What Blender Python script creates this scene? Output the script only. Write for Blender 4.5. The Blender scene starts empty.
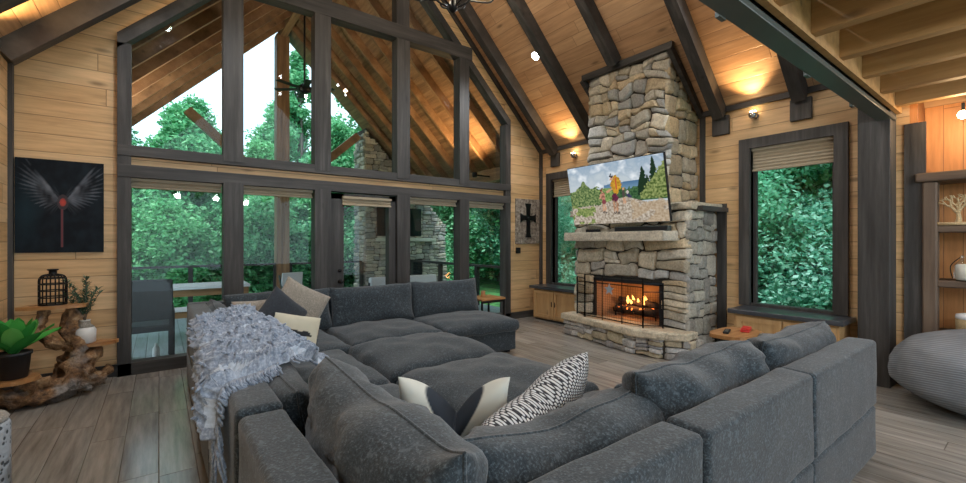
import bpy, bmesh, math, random
from mathutils import Vector, Matrix, noise
random.seed(7)
C = bpy.context.scene.collection
SC = bpy.context.scene
PI = math.pi
# ------------------------------------------------------------------ camera, sky, exposure
EYE = 1.5
cam_d = bpy.data.cameras.new('camera'); cam = bpy.data.objects.new('camera', cam_d); C.objects.link(cam)
cam.location = (0, 0, EYE); cam.rotation_euler = (PI/2, 0, -math.radians(37))
cam_d.sensor_width = 36; cam_d.lens = 430/966*36; cam_d.clip_start = .05; cam_d.clip_end = 300
SC.camera = cam
SC.view_settings.view_transform = 'Standard'; SC.view_settings.look = 'None'
SC.view_settings.gamma = 1; SC.view_settings.use_curve_mapping = False
SC.view_settings.exposure = 0.15
w = bpy.data.worlds.new('sky'); SC.world = w; w.use_nodes = True
bg = w.node_tree.nodes['Background']; bg.inputs[0].default_value = (.66, .86, 1.0, 1); bg.inputs[1].default_value = 2.2
SC.cycles.use_denoising = True
SC.cycles.max_bounces = 8; SC.cycles.diffuse_bounces = 4; SC.cycles.glossy_bounces = 3
SC.cycles.transparent_max_bounces = 12; SC.cycles.sample_clamp_indirect = 6; SC.cycles.caustics_reflective = False; SC.cycles.caustics_refractive = False

def lamp(kind, loc, energy, color, size=.05, spot=None, target=None, blend=.6):
    d = bpy.data.lights.new('lamp_light', kind); d.energy = energy; d.color = color
    if kind != 'SUN': d.shadow_soft_size = size
    if spot: d.spot_size = math.radians(spot); d.spot_blend = blend
    o = bpy.data.objects.new('lamp_light', d); o.location = loc; C.objects.link(o)
    if target is not None:
        o.rotation_euler = (Vector(target)-Vector(loc)).to_track_quat('-Z', 'Y').to_euler()
    return o
sun = lamp('SUN', (0, 0, 30), 3.6, (.95, .98, 1)); sun.data.angle = math.radians(18); sun.rotation_euler = Vector((.30, .42, -1)).to_track_quat('-Z', 'Y').to_euler()
WARM = (1, .62, .28); WHITE = (.92, .96, 1); SOFT = (1, .86, .68)

# ------------------------------------------------------------------ material tools
class NT:
    def __init__(s, name):
        m = bpy.data.materials.new(name); m.use_nodes = True; s.m = m; s.t = m.node_tree
        s.b = s.t.nodes['Principled BSDF']; s.out = s.t.nodes['Material Output']
    def n(s, ty, **k):
        x = s.t.nodes.new(ty)
        for a, v in k.items(): setattr(x, a, v)
        return x
    def l(s, a, b): s.t.links.new(a, b)
    def put(s, sock, v):
        if hasattr(v, 'is_output') or isinstance(v, bpy.types.NodeSocket): s.l(v, sock)
        else: sock.default_value = v
    def math(s, op, a, b=0.0, c=None):
        x = s.n('ShaderNodeMath', operation=op); s.put(x.inputs[0], a); s.put(x.inputs[1], b)
        if c is not None: s.put(x.inputs[2], c)
        return x.outputs[0]
    def vec(s, x, y, z):
        c = s.n('ShaderNodeCombineXYZ'); s.put(c.inputs[0], x); s.put(c.inputs[1], y); s.put(c.inputs[2], z); return c.outputs[0]
    def noise(s, v, scale, detail=3, rough=.5):
        x = s.n('ShaderNodeTexNoise'); s.l(v, x.inputs['Vector']); x.inputs['Scale'].default_value = scale
        x.inputs['Detail'].default_value = detail; x.inputs['Roughness'].default_value = rough; return x.outputs[0]
    def ramp(s, f, stops):
        r = s.n('ShaderNodeValToRGB'); s.l(f, r.inputs[0]); e = r.color_ramp.elements
        while len(e) < len(stops): e.new(.5)
        for q, (p, c) in zip(e, stops): q.position = p; q.color = (*c, 1) if len(c) == 3 else c
        return r.outputs[0]
    def mix(s, f, a, b, mode='MIX'):
        x = s.n('ShaderNodeMixRGB', blend_type=mode); s.put(x.inputs[0], f)
        for i, v in ((1, a), (2, b)):
            if isinstance(v, tuple): x.inputs[i].default_value = (*v, 1)
            else: s.l(v, x.inputs[i])
        return x.outputs[0]
    def bump(s, h, st=.3, d=.01):
        b = s.n('ShaderNodeBump'); s.l(h, b.inputs['Height']); b.inputs['Strength'].default_value = st; b.inputs['Distance'].default_value = d
        s.l(b.outputs[0], s.b.inputs['Normal'])
    def obj(s): return s.n('ShaderNodeTexCoord').outputs['Object']
    def sep(s, v):
        x = s.n('ShaderNodeSeparateXYZ'); s.l(v, x.inputs[0]); return x.outputs
    def col(s, v): s.put(s.b.inputs['Base Color'], (*v, 1) if isinstance(v, tuple) else v)

def plain(name, col, rough=.6, metal=0, emit=None, es=1, nz=0, nscale=20, bump=0):
    t = NT(name); t.b.inputs['Roughness'].default_value = rough; t.b.inputs['Metallic'].default_value = metal
    o = t.obj(); f = t.noise(o, nscale, 3)
    k = 1-nz; t.col(t.mix(f, tuple(c*(1-nz) for c in col), tuple(min(1, c*(1+nz)) for c in col)))
    if bump: t.bump(f, bump)
    if emit: t.b.inputs['Emission Color'].default_value = (*emit, 1); t.b.inputs['Emission Strength'].default_value = es
    return t.m

def boards(name, length, across, bw, bl, tones, rough=.5, groove=.03, knots=True, gcol=.35, scale_a=1.0, grain=.35):
    t = NT(name); s = t.sep(t.obj()); ax = {'x': 0, 'y': 1, 'z': 2}
    L = s[ax[length]]; A = t.math('MULTIPLY', s[ax[across]], scale_a)
    a = t.math('DIVIDE', A, bw); ida = t.math('FLOOR', a); fa = t.math('SUBTRACT', a, ida)
    wn = t.n('ShaderNodeTexWhiteNoise', noise_dimensions='1D'); t.l(ida, wn.inputs['W'])
    l = t.math('ADD', t.math('DIVIDE', L, bl), t.math('MULTIPLY', wn.outputs[0], 7.3)); idl = t.math('FLOOR', l); fl = t.math('SUBTRACT', l, idl)
    w2 = t.n('ShaderNodeTexWhiteNoise', noise_dimensions='2D'); t.l(t.vec(ida, idl, 0), w2.inputs['Vector'])
    r = w2.outputs[0]
    base = t.ramp(r, [(0, tones[0]), (.5, tones[1]), (1, tones[2])])
    off = t.math('MULTIPLY', r, 31.0)
    gv = t.vec(t.math('ADD', t.math('MULTIPLY', A, 14.0), off), t.math('ADD', t.math('MULTIPLY', L, 1.1), off), off)
    g = t.noise(gv, 1.6, 5, .62)
    c = t.mix(grain, base, t.ramp(g, [(.3, tuple(q*.42 for q in tones[0])), (.7, tuple(min(1, q*1.25) for q in tones[2]))]))
    if knots:
        v = t.n('ShaderNodeTexVoronoi'); v.inputs['Scale'].default_value = 1.0
        t.l(t.vec(t.math('ADD', t.math('MULTIPLY', A, 5.2), off), t.math('MULTIPLY', L, 1.7), off), v.inputs['Vector'])
        k = t.ramp(v.outputs['Distance'], [(.05, (1, 1, 1)), (.17, (0, 0, 0))])
        c = t.mix(t.math('MULTIPLY', k, .7), c, tuple(q*.28 for q in tones[0]))
    e = t.math('MINIMUM', fa, t.math('SUBTRACT', 1.0, fa))
    e2 = t.math('MULTIPLY', t.math('MINIMUM', fl, t.math('SUBTRACT', 1.0, fl)), bl/bw)
    gm = t.math('MINIMUM', t.math('DIVIDE', t.math('MINIMUM', e, e2), groove), 1.0)
    c = t.mix(gm, t.mix(1.0, c, (gcol, gcol*.9, gcol*.8), 'MULTIPLY'), c)
    t.col(c); t.b.inputs['Roughness'].default_value = rough
    t.bump(t.math('ADD', gm, t.math('MULTIPLY', g, .25)), .5, .006)
    return t.m

def timber(name, axis, tones, rough=.6):
    t = NT(name); s = list(t.sep(t.obj())); k = [13.0]*3
    k['xyz'.index(axis) if axis in 'xyz' else 1] = .9
    if axis == 'd': k = [2.5, 13.0, 2.5]
    v = t.vec(*[t.math('MULTIPLY', s[i], k[i]) for i in range(3)])
    g = t.noise(v, 1.0, 5, .65)
    c = t.ramp(g, [(.3, tones[0]), (.52, tones[1]), (.75, tones[2])])
    b = t.noise(t.obj(), 1.7, 2); c = t.mix(t.math('MULTIPLY', b, .5), c, tones[0])
    vo = t.n('ShaderNodeTexVoronoi'); vo.inputs['Scale'].default_value = 1.0
    t.l(t.vec(*[t.math('MULTIPLY', s[i], min(4.0, k[i]*1.6)) for i in range(3)]), vo.inputs['Vector'])
    kn = t.ramp(vo.outputs['Distance'], [(.04, (1, 1, 1)), (.13, (0, 0, 0))])
    c = t.mix(t.math('MULTIPLY', kn, .6), c, tuple(q*.35 for q in tones[0]))
    t.col(c); t.b.inputs['Roughness'].default_value = rough; t.bump(g, .35, .006); return t.m

M = {}
PINE = [(.56, .335, .145), (.66, .42, .20), (.74, .50, .265)]
M['pine_x'] = boards('pine_x', 'x', 'z', .187, 3.1, PINE)
M['pine_y'] = boards('pine_y', 'y', 'z', .187, 3.1, PINE)
M['ceil'] = boards('pine_ceiling', 'y', 'x', .18, 1.9, [(.40, .225, .115), (.50, .30, .16), (.58, .375, .215)], scale_a=1.414)
M['orange'] = boards('cedar_upright', 'z', 'y', .14, 3, [(.55, .22, .07), (.62, .27, .09), (.66, .31, .12)])
M['floor'] = boards('floor_planks', 'y', 'x', .205, 1.25, [(.22, .20, .175), (.30, .275, .24), (.40, .37, .33)], rough=.22, groove=.018, knots=False, gcol=.4, grain=.45)
for l_ in (M['floor'],): l_.node_tree.nodes['Principled BSDF'].inputs['Specular IOR Level'].default_value = .85
M['deck'] = boards('deck_boards', 'y', 'x', .14, 4, [(.30, .33, .37), (.36, .40, .44), (.42, .46, .50)], rough=.4, groove=.05, knots=False)
DK = [(.020, .0185, .0175), (.054, .050, .047), (.118, .110, .102)]
for a in 'xyzd': M['dark_'+a] = timber('dark_timber_'+a, a, DK)
BR = [(.13, .07, .035), (.33, .18, .09), (.50, .31, .17)]
for a in 'xyzd': M['brown_'+a] = timber('brown_timber_'+a, a, BR)
M['joist'] = timber('joist_timber', 'y', [(.25, .13, .045), (.40, .23, .085), (.50, .31, .13)])
M['log'] = timber('rustic_post', 'z', [(.07, .045, .03), (.14, .095, .065), (.22, .16, .11)])
M['logy'] = timber('rustic_shelf', 'y', [(.07, .045, .03), (.14, .095, .065), (.22, .16, .11)])
M['cab'] = timber('cabinet_wood', 'z', [(.42, .24, .10), (.56, .35, .16), (.66, .44, .22)], .45)
M['slab'] = timber('slab_wood', 'x', [(.22, .09, .03), (.48, .24, .09), (.62, .36, .15)], .4)
def driftm():
    q = NT('driftwood'); o = q.obj(); f = q.noise(o, 7, 6, .7); g = q.noise(o, 26, 4, .7); h = q.noise(o, 3, 2)
    c = q.ramp(f, [(.34, (.035, .02, .012)), (.47, (.20, .10, .04)), (.58, (.42, .25, .12)), (.70, (.55, .44, .32))])
    c = q.mix(q.ramp(h, [(.5, (0, 0, 0)), (.62, (.8, .8, .8))]), c, q.ramp(g, [(.3, (.10, .10, .10)), (.7, (.42, .42, .42))]))
    q.col(c); q.b.inputs['Roughness'].default_value = .6; q.bump(q.math('ADD', f, g), 1.0, .03); return q.m
M['drift'] = driftm()
M['patio'] = timber('patio_wood', 'x', [(.22, .11, .045), (.36, .20, .09), (.46, .28, .14)])
M['black'] = plain('black_metal', (.012, .012, .013), .45, .6)
M['black_matt'] = plain('black_matt', (.008, .008, .009), .8)
M['chrome'] = plain('brushed_chrome', (.55, .55, .56), .22, 1)
M['steel'] = plain('painted_steel', (.075, .095, .092), .42, .3, nz=.15, nscale=6)
M['benchtop'] = timber('bench_top', 'y', [(.03, .033, .04), (.06, .065, .075), (.10, .105, .115)], .3)
M['pot'] = plain('black_pot', (.012, .013, .016), .5)
M['white'] = plain('white_glaze', (.72, .72, .70), .3, nz=.05)
M['cream'] = plain('cream_cloth', (.62, .60, .50), .85, nz=.12, nscale=60)
M['wick'] = plain('wicker', (.48, .36, .20), .8, nz=.5, nscale=90, bump=.5)
M['red'] = plain('red_plastic', (.55, .035, .03), .35)
M['candle'] = plain('candle_wax', (.85, .82, .76), .5)
M['shadec'] = plain('shade_cloth', (.36, .30, .21), .8, nz=.08)
M['greycl'] = plain('patio_fabric', (.045, .05, .058), .8, nz=.2)
M['whitecl'] = plain('white_fabric', (.75, .78, .82), .7, nz=.05)
M['mortar'] = plain('mortar', (.05, .043, .034), .95, nz=.3, bump=.4)
M['firebrick'] = plain('firebrick', (.34, .21, .12), .9, nz=.25, nscale=12, bump=.3)
M['char'] = plain('charred_log', (.05, .03, .02), .9, nz=.7, nscale=18, bump=.6)
M['flame'] = plain('flame', (1, .5, .1), .9, emit=(1, .50, .12), es=3)
M['ember'] = plain('ember', (.8, .2, .05), .9, emit=(1, .22, .04), es=2.2)
M['glow'] = plain('lamp_glow', (1, 1, 1), .5, emit=(.85, .93, 1), es=40)
M['warmglow'] = plain('warm_lamp_glow', (1, .9, .7), .5, emit=(1, .78, .45), es=40)
M['grass'] = plain('forest_floor', (.06, .20, .06), .95, nz=.6, nscale=3, bump=.5)
M['starm'] = plain('pale_star', (.30, .36, .42), .5)
M['stool'] = plain('stool', (.3, .3, .3), .6)
def stone_mat():
    t = NT('field_stone'); a = t.n('ShaderNodeVertexColor', layer_name='Col'); o = t.obj()
    f = t.noise(o, 9, 6, .65); g = t.noise(o, 38, 3)
    c = t.mix(1.0, a.outputs[0], t.ramp(f, [(.25, (.45, .43, .40)), (.5, (.95, .93, .90)), (.75, (1.25, 1.22, 1.15))]), 'MULTIPLY')
    c = t.mix(.35, c, t.mix(1.0, a.outputs[0], t.ramp(g, [(.35, (.5, .5, .5)), (.6, (1.3, 1.3, 1.3))]), 'MULTIPLY'))
    t.col(c); t.b.inputs['Roughness'].default_value = .82; t.bump(t.math('ADD', f, t.math('MULTIPLY', g, .3)), .7, .02); return t.m
M['stone'] = stone_mat()
def painted(name, rough=.5, emit=0):
    t = NT(name); a = t.n('ShaderNodeVertexColor', layer_name='Col')
    t.col(a.outputs[0]); t.b.inputs['Roughness'].default_value = rough; t.b.inputs['Specular IOR Level'].default_value = .2
    if emit:
        t.l(a.outputs[0], t.b.inputs['Emission Color']); t.b.inputs['Emission Strength'].default_value = emit
        t.b.inputs['Base Color'].default_value = (0, 0, 0, 1); t.t.links.remove(t.b.inputs['Base Color'].links[0])
    return t.m
M['paint'] = painted('canvas_print', .6); M['screen'] = painted('tv_screen', .25, 1.0); M['printcl'] = painted('printed_cloth', .9)
def fabric(name, a, b, c, scale=170, bump=.35):
    t = NT(name); o = t.obj(); f = t.noise(o, scale, 2, .7); g = t.noise(o, 5, 3); s = t.noise(o, scale*.33, 2, .6)
    col = t.ramp(f, [(.35, a), (.55, b), (.72, c)])
    col = t.mix(t.ramp(s, [(.58, (0, 0, 0)), (.68, (.55, .55, .55))]), col, c)
    col = t.mix(t.math('MULTIPLY', g, .35), col, a)
    t.col(col); t.b.inputs['Roughness'].default_value = .92
    t.b.inputs['Sheen Weight'].default_value = .25
    t.bump(t.math('ADD', f, s), bump, .004); return t.m
M['sofa'] = fabric('charcoal_heather', (.010, .017, .023), (.029, .043, .054), (.115, .148, .172), 105)
M['throw'] = fabric('fuzzy_throw', (.17, .215, .29), (.31, .375, .47), (.47, .55, .67), 60, .8)
M['throw_pale'] = fabric('pale_throw_ground', (.42, .50, .60), (.52, .61, .72), (.62, .70, .80), 60, .3)
M['tan'] = fabric('speckled_tan', (.18, .16, .13), (.36, .33, .28), (.55, .51, .44), 150)
M['navy'] = fabric('navy_cloth', (.016, .022, .032), (.028, .037, .05), (.045, .058, .072), 120)
def cord():
    t = NT('grey_corduroy'); o = t.obj(); s = t.sep(o)
    wv = t.math('SINE', t.math('MULTIPLY', t.math('ADD', s[2], t.math('MULTIPLY', s[0], .25)), 330.0)); f = t.noise(o, 6, 3)
    t.col(t.mix(t.math('MULTIPLY', t.math('ADD', wv, 1.0), .5), (.15, .165, .185), t.ramp(f, [(.3, (.19, .205, .23)), (.7, (.29, .31, .34))])))
    t.b.inputs['Roughness'].default_value = .9; t.bump(wv, .35, .004); return t.m
M['cord'] = cord()
def weave():
    t = NT('woven_black_white'); s = t.sep(t.obj())
    a = t.math('MULTIPLY', s[0], 62.0); b = t.math('MULTIPLY', s[2], 78.0)
    b2 = t.math('ADD', b, t.math('MULTIPLY', t.math('FLOOR', a), .5))
    fa = t.math('FRACT', t.math('ADD', a, 500)); fb = t.math('FRACT', t.math('ADD', b2, 500))
    k = t.math('MULTIPLY', t.math('SINE', t.math('MULTIPLY', fa, PI)), t.math('SINE', t.math('MULTIPLY', fb, PI)))
    t.col(t.ramp(k, [(.28, (.03, .032, .04)), (.42, (.72, .73, .74))])); t.b.inputs['Roughness'].default_value = .9; t.bump(k, .8, .01); return t.m
M['weave'] = weave()
def glass(name, tint=(1, 1, 1), refl=1.0):
    t = NT(name); tr = t.n('ShaderNodeBsdfTransparent'); tr.inputs[0].default_value = (*tint, 1)
    gl = t.n('ShaderNodeBsdfGlossy'); gl.inputs['Roughness'].default_value = 0.0
    fr = t.n('ShaderNodeFresnel'); fr.inputs[0].default_value = 1.5
    mx = t.n('ShaderNodeMixShader'); t.l(t.math('MULTIPLY', fr.outputs[0], refl), mx.inputs[0]); t.l(tr.outputs[0], mx.inputs[1]); t.l(gl.outputs[0], mx.inputs[2])
    t.l(mx.outputs[0], t.out.inputs[0]); return t.m
M['glass'] = glass('window_glass', (.96, .985, .98), .4)
def leafm(name, cols, trans=.35):
    t = NT(name); g = t.n('ShaderNodeNewGeometry'); oi = t.n('ShaderNodeObjectInfo')
    c = t.ramp(g.outputs['Random Per Island'], [(0, cols[0]), (.5, cols[1]), (1, cols[2])])
    c = t.mix(t.math('MULTIPLY', oi.outputs['Random'], .45), c, cols[3])
    d = t.n('ShaderNodeBsdfDiffuse'); tl = t.n('ShaderNodeBsdfTranslucent'); t.l(c, d.inputs[0]); t.l(c, tl.inputs[0])
    mx = t.n('ShaderNodeMixShader'); mx.inputs[0].default_value = trans; t.l(d.outputs[0], mx.inputs[1]); t.l(tl.outputs[0], mx.inputs[2])
    t.l(mx.outputs[0], t.out.inputs[0]); return t.m
M['leaf'] = leafm('forest_leaf', [(.02, .13, .07), (.13, .46, .27), (.44, .80, .50), (.26, .64, .20)], .45)
M['leaf_brightened'] = leafm('brightened_leaf', [(.05, .24, .16), (.28, .66, .48), (.62, .94, .80), (.24, .70, .40)], .5)  # leaf colour raised to make up for light lost to crown self-shading
M['agave'] = leafm('agave_leaf', [(.03, .22, .03), (.10, .42, .06), (.22, .58, .14), (.05, .3, .10)], .1)
M['olive'] = leafm('olive_leaf', [(.05, .10, .07), (.10, .18, .12), (.18, .28, .19), (.06, .14, .10)], .1)
M['bark'] = timber('bark', 'z', [(.05, .038, .028), (.13, .10, .08), (.24, .20, .16)])

# ------------------------------------------------------------------ mesh tools
def obj(name, bm, mat, parent=None, smooth=False):
    me = bpy.data.meshes.new(name)
    if smooth:
        for f in bm.faces: f.smooth = True
    bm.to_mesh(me); bm.free()
    for m in (mat if isinstance(mat, list) else [mat]): me.materials.append(M[m] if isinstance(m, str) else m)
    o = bpy.data.objects.new(name, me); C.objects.link(o)
    if parent is not None: o.parent = parent
    return o
def B(): return bmesh.new()
def tag(o, label, cat, group=None, kind=None):
    o['label'] = label; o['category'] = cat
    if group: o['group'] = group
    if kind: o['kind'] = kind
    return o
def thing(name, label, cat, loc=(0, 0, 0), rz=0, group=None):
    o = bpy.data.objects.new(name, None); C.objects.link(o); o.location = loc; o.rotation_euler = (0, 0, rz); o.empty_display_size = .1
    return tag(o, label, cat, group)
def struct(name, bm, mat, smooth=False):
    o = obj(name, bm, mat, None, smooth); o['kind'] = 'structure'; return o
def box(bm, x0, x1, y0, y1, z0, z1, bev=0, seg=2, mat=0):
    v = [bm.verts.new((x, y, z)) for x in (x0, x1) for y in (y0, y1) for z in (z0, z1)]
    fs = [bm.faces.new([v[i] for i in q]) for q in ((0, 1, 3, 2), (4, 6, 7, 5), (0, 4, 5, 1), (2, 3, 7, 6), (0, 2, 6, 4), (1, 5, 7, 3))]
    for f in fs: f.material_index = mat
    if bev:
        es = set(e for f in fs for e in f.edges)
        r = bmesh.ops.bevel(bm, geom=list(es), offset=bev, segments=seg, profile=.5, affect='EDGES')
        for f in r['faces']: f.material_index = mat
    return bm
def prism(bm, pts, d0, d1, axis='y'):
    """pts polygon in the plane normal to axis, extruded d0..d1"""
    def P(p, d):
        return {'y': (p[0], d, p[1]), 'x': (d, p[0], p[1]), 'z': (p[0], p[1], d)}[axis]
    a = [bm.verts.new(P(p, d0)) for p in pts]; b = [bm.verts.new(P(p, d1)) for p in pts]; n = len(pts)
    bm.faces.new(a); bm.faces.new(b[::-1])
    for i in range(n): bm.faces.new((a[i], b[i], b[(i+1) % n], a[(i+1) % n]))
    bmesh.ops.recalc_face_normals(bm, faces=bm.faces[:]); return bm
def bar(bm, p, q, w, h=None, up=(0, 0, 1)):
    p = Vector(p); q = Vector(q); d = (q-p).normalized(); h = h or w
    s = d.cross(Vector(up))
    s = s.normalized() if s.length > 1e-4 else Vector((1, 0, 0)); u = s.cross(d).normalized()
    vs = [bm.verts.new(c+s*a*w/2+u*b*h/2) for c in (p, q) for a, b in ((-1, -1), (1, -1), (1, 1), (-1, 1))]
    for f in ((0, 1, 2, 3), (7, 6, 5, 4), (0, 4, 5, 1), (1, 5, 6, 2), (2, 6, 7, 3), (3, 7, 4, 0)): bm.faces.new([vs[i] for i in f])
    return bm
def tube(bm, pts, rs, n=8, wob=0, seed=0, cap=True):
    pts = [Vector(p) for p in pts]
    if not hasattr(rs, '__len__'): rs = [rs]*len(pts)
    rings = []; ref = Vector((.31, .27, .91)).normalized()
    for i, p in enumerate(pts):
        d = (pts[min(i+1, len(pts)-1)]-pts[max(i-1, 0)]).normalized()
        s = d.cross(ref)
        if s.length < .05: s = d.cross(Vector((1, 0, 0)))
        s.normalize(); u = s.cross(d)
        ring = []
        for k in range(n):
            a = 2*PI*k/n; r = rs[i]
            if wob: r *= 1+wob*noise.noise(Vector((math.cos(a)*1.6+seed*7, math.sin(a)*1.6, i*.55)))*1.6
            ring.append(bm.verts.new(p+s*math.cos(a)*r+u*math.sin(a)*r))
        rings.append(ring)
    for a, b in zip(rings, rings[1:]):
        for k in range(n): bm.faces.new((a[k], a[(k+1) % n], b[(k+1) % n], b[k]))
    if cap: bm.faces.new(rings[0][::-1]); bm.faces.new(rings[-1])
    return bm
def spline(pts, m=6):
    pts = [Vector(p) for p in pts]; out = []
    for i in range(len(pts)-1):
        p0 = pts[max(i-1, 0)]; p1 = pts[i]; p2 = pts[i+1]; p3 = pts[min(i+2, len(pts)-1)]
        for k in range(m):
            t = k/m; out.append(.5*((2*p1)+(p2-p0)*t+(2*p0-5*p1+4*p2-p3)*t*t+(3*p1-p0-3*p2+p3)*t**3))
    out.append(pts[-1]); return out
def lathe(bm, prof, n=24, c=(0, 0, 0)):
    rings = []
    for r, z in prof:
        rings.append([bm.verts.new((c[0]+max(r, 1e-4)*math.cos(2*PI*k/n), c[1]+max(r, 1e-4)*math.sin(2*PI*k/n), c[2]+z)) for k in range(n)])
    for a, b in zip(rings, rings[1:]):
        for k in range(n): bm.faces.new((a[k], a[(k+1) % n], b[(k+1) % n], b[k]))
    bm.faces.new(rings[0][::-1]); bm.faces.new(rings[-1]); return bm
def sph(bm, c, r, u=12, v=8, sc=(1, 1, 1)):
    bmesh.ops.create_uvsphere(bm, u_segments=u, v_segments=v, radius=r, matrix=Matrix.Translation(c) @ Matrix.Diagonal((*sc, 1))); return bm
def xf(bm, mat): bmesh.ops.transform(bm, matrix=mat, verts=bm.verts[:]); return bm
def place(o, loc, rot=(0, 0, 0)): o.location = loc; o.rotation_euler = rot; return o

# ------------------------------------------------------------------ the setting
GY = 6.3; XL = -1.2; XR = 6.23; EA = 3.33; XM = 2.515; APEX = EA+XM-XL
def roofz(x): return APEX-abs(x-XM)
YB = -3.6
struct('floor', box(B(), XL, 8.0, YB, GY+.12, -.2, 0), 'floor')
bm = B(); prism(bm, [(XM, APEX), (XR+.6, EA-.6), (XR+.6, EA-.4), (XM, APEX+.2)], YB, GY+.1); struct('ceiling', bm, 'ceil')
bm = B(); prism(bm, [(XL-.6, EA-.6), (XM, APEX), (XM, APEX+.2), (XL-.6, EA-.4)], YB, GY+.1); struct('ceiling_left', bm, 'ceil')
W0, W1, WZ = -.37, 5.35, 3.81     # the big gable opening
def slz(x): return WZ+(x-W0) if x < (W0+W1)/2 else WZ+(W1-x)
WM = (W0+W1)/2; WP = WZ+WM-W0
bm = B()
prism(bm, [(XL-.15, 0), (W0+.02, 0), (W0+.02, WZ-.02), (WM, WP-.03), (WM, APEX+.15), (XL-.15, EA)], GY, GY+.12)
prism(bm, [(W1-.02, 0), (XR+.15, 0), (XR+.15, EA), (WM, APEX+.15), (WM, WP-.03), (W1-.02, WZ-.02)], GY, GY+.12)
struct('wall_gable', bm, 'pine_x')
bm = B(); box(bm, W0, W1, GY-.01, GY+.08, 2.35, 2.47); struct('trim_1', bm, 'pine_x')
# right wall with two window openings
WN = [(1.52, 2.40), (5.08, 5.98)]; Z0, Z1 = .66, 2.72
bm = B()
for y0, y1, z0, z1 in [(.9, 1.52, 0, EA+.05), (1.52, 2.40, 0, Z0), (1.52, 2.40, Z1, EA+.05), (2.40, 5.08, 0, EA+.05), (5.08, 5.98, 0, Z0), (5.08, 5.98, Z1, EA+.05), (5.98, GY, 0, EA+.05)]:
    box(bm, XR, XR+.15, y0, y1, z0, z1)
struct('wall_right', bm, 'pine_y')
struct('wall_left', box(B(), XL-.15, XL, YB, GY, 0, EA), 'pine_y')
# shelf alcove wall beyond the column
struct('wall_alcove', box(box(box(B(), XR, XR+.15, -3.6, -.75, 0, 3.4), 6.62, 6.75, -.75, .84, 0, 3.0), XR, 6.7, .84, .9, 0, 3.0), 'orange')
# dark corner posts and ceiling trims
for i, (a, m) in enumerate([((XL, XL+.035, GY-.06, GY, 0, EA), 'dark_z'), ((XR-.05, XR, GY-.05, GY, 0, EA-.02), 'dark_z'),
                          ((XR-.03, XR, 2.70, 2.82, 0, 2.02), 'dark_z'), ((XR-.03, XR, 2.99, 3.06, 2.0, EA), 'dark_z')]):
    struct('trim_%d' % (i+2), box(B(), *a), m)
bm = B()
for s in (1, -1):
    xw = XR if s > 0 else XL
    bar(bm, (XM, GY-.03, APEX-.05), (xw, GY-.03, EA-.05), .05, .07)
struct('trim_7', bm, 'dark_d')
for s, n in ((1, 8), (-1, 9)):
    xw = (XR-.02) if s > 0 else XL+.02
    bm = B(); bar(bm, (xw, YB, EA-.02), (xw, GY, EA-.02), .05, .07); struct('trim_%d' % n, bm, 'dark_y')
struct('baseboard_gable', box(box(B(), XL, W0, GY-.02, GY, 0, .13), W1, XR, GY-.02, GY, 0, .13), 'dark_x')
struct('baseboard_right', box(box(B(), XR-.02, XR, .95, 2.85, 0, .12), XR-.02, XR, 4.7, GY, 0, .12), 'dark_y')
struct('baseboard_left', box(B(), XL, XL+.02, YB, GY, 0, .12), 'dark_y')
# rafters
rn = 0
for y in (5.88, 4.88, 3.86, 2.77, 1.84, .3, -.8, -1.9, -3.0):
    for s in (1, -1):
        rn += 1; xw = XR if s > 0 else XL
        if y == 3.86 and s > 0: xw = 5.36
        bm = B(); e = .02
        bar(bm, (XM-s*.02, y, APEX-.12), (xw-s*.04, y, roofz(xw)-.08), .14, .2, up=(0, 0, 1))
        struct('beam_%d' % rn, bm, 'dark_d')
for i, y in enumerate((5.88, 2.77, 1.84)):
    struct('trim_%d' % (20+i), box(B(), XR-.05, XR, y-.11, y+.11, EA-.36, EA-.1, .006), 'dark_z')
bm = B(); box(bm, XM-.09, XM+.09, YB, GY, APEX-.32, APEX-.08); struct('beam_30', bm, 'dark_y')

# gable glazing: frames, mullions, glass
YF, YG = GY-.08, GY+.06
struct('trim_30', box(B(), W0, W0+.12, YF, YG+.03, 0, WZ-.1), 'dark_z')
struct('trim_31', box(B(), W1-.13, W1, YF, YG+.03, 0, WZ-.1), 'dark_z')
POSTS = [(.64, .86), (1.74, 1.96), (2.99, 3.21), (4.17, 4.37)]
for i, (a, b) in enumerate(POSTS):
    zt = min(slz((a+b)/2)-.1, 4.75)
    bm = box(box(B(), a, b, YF-.02, YG+.04, .0, 2.24), a, b, YF-.02, YG+.04, 2.5, zt, 0)
    struct('trim_%d' % (32+i), bm, 'dark_z')
for i, (a, b) in enumerate([(1.78, 1.98), (2.99, 3.21)]):
    struct('trim_%d' % (36+i), box(B(), a, b, YF, YG+.04, 4.9, slz((a+b)/2)-.08), 'dark_z')
struct('trim_38', box(B(), W0, W1, YF-.01, YG+.03, 2.22, 2.36, .004), 'dark_x')
struct('trim_39', box(B(), W0, W1, YF-.01, YG+.03, 2.46, 2.58, .004), 'dark_x')
struct('trim_40', box(B(), .55, 4.43, YF-.03, YG+.03, 4.70, 4.92, .004), 'dark_x')
struct('trim_41', box(B(), W0, W1, YF, YG+.03, 0.0, .14, .004), 'dark_x')
for i, s in enumerate((1, -1)):
    bm = B(); xw = W0 if s > 0 else W1
    prism(bm, [(xw, WZ-.17), (xw, WZ), (WM, WP), (WM, WP-.17)], YF, YG+.03); struct('trim_%d' % (42+i), bm, 'dark_d')
def pane(i, pts):
    bm = B(); prism(bm, pts, YG, YG+.008); o = struct('window_%d' % i, bm, 'glass'); return o
xs = [W0+.1]+[v for p in POSTS for v in p]+[W1-.1]
k = 1
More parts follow.
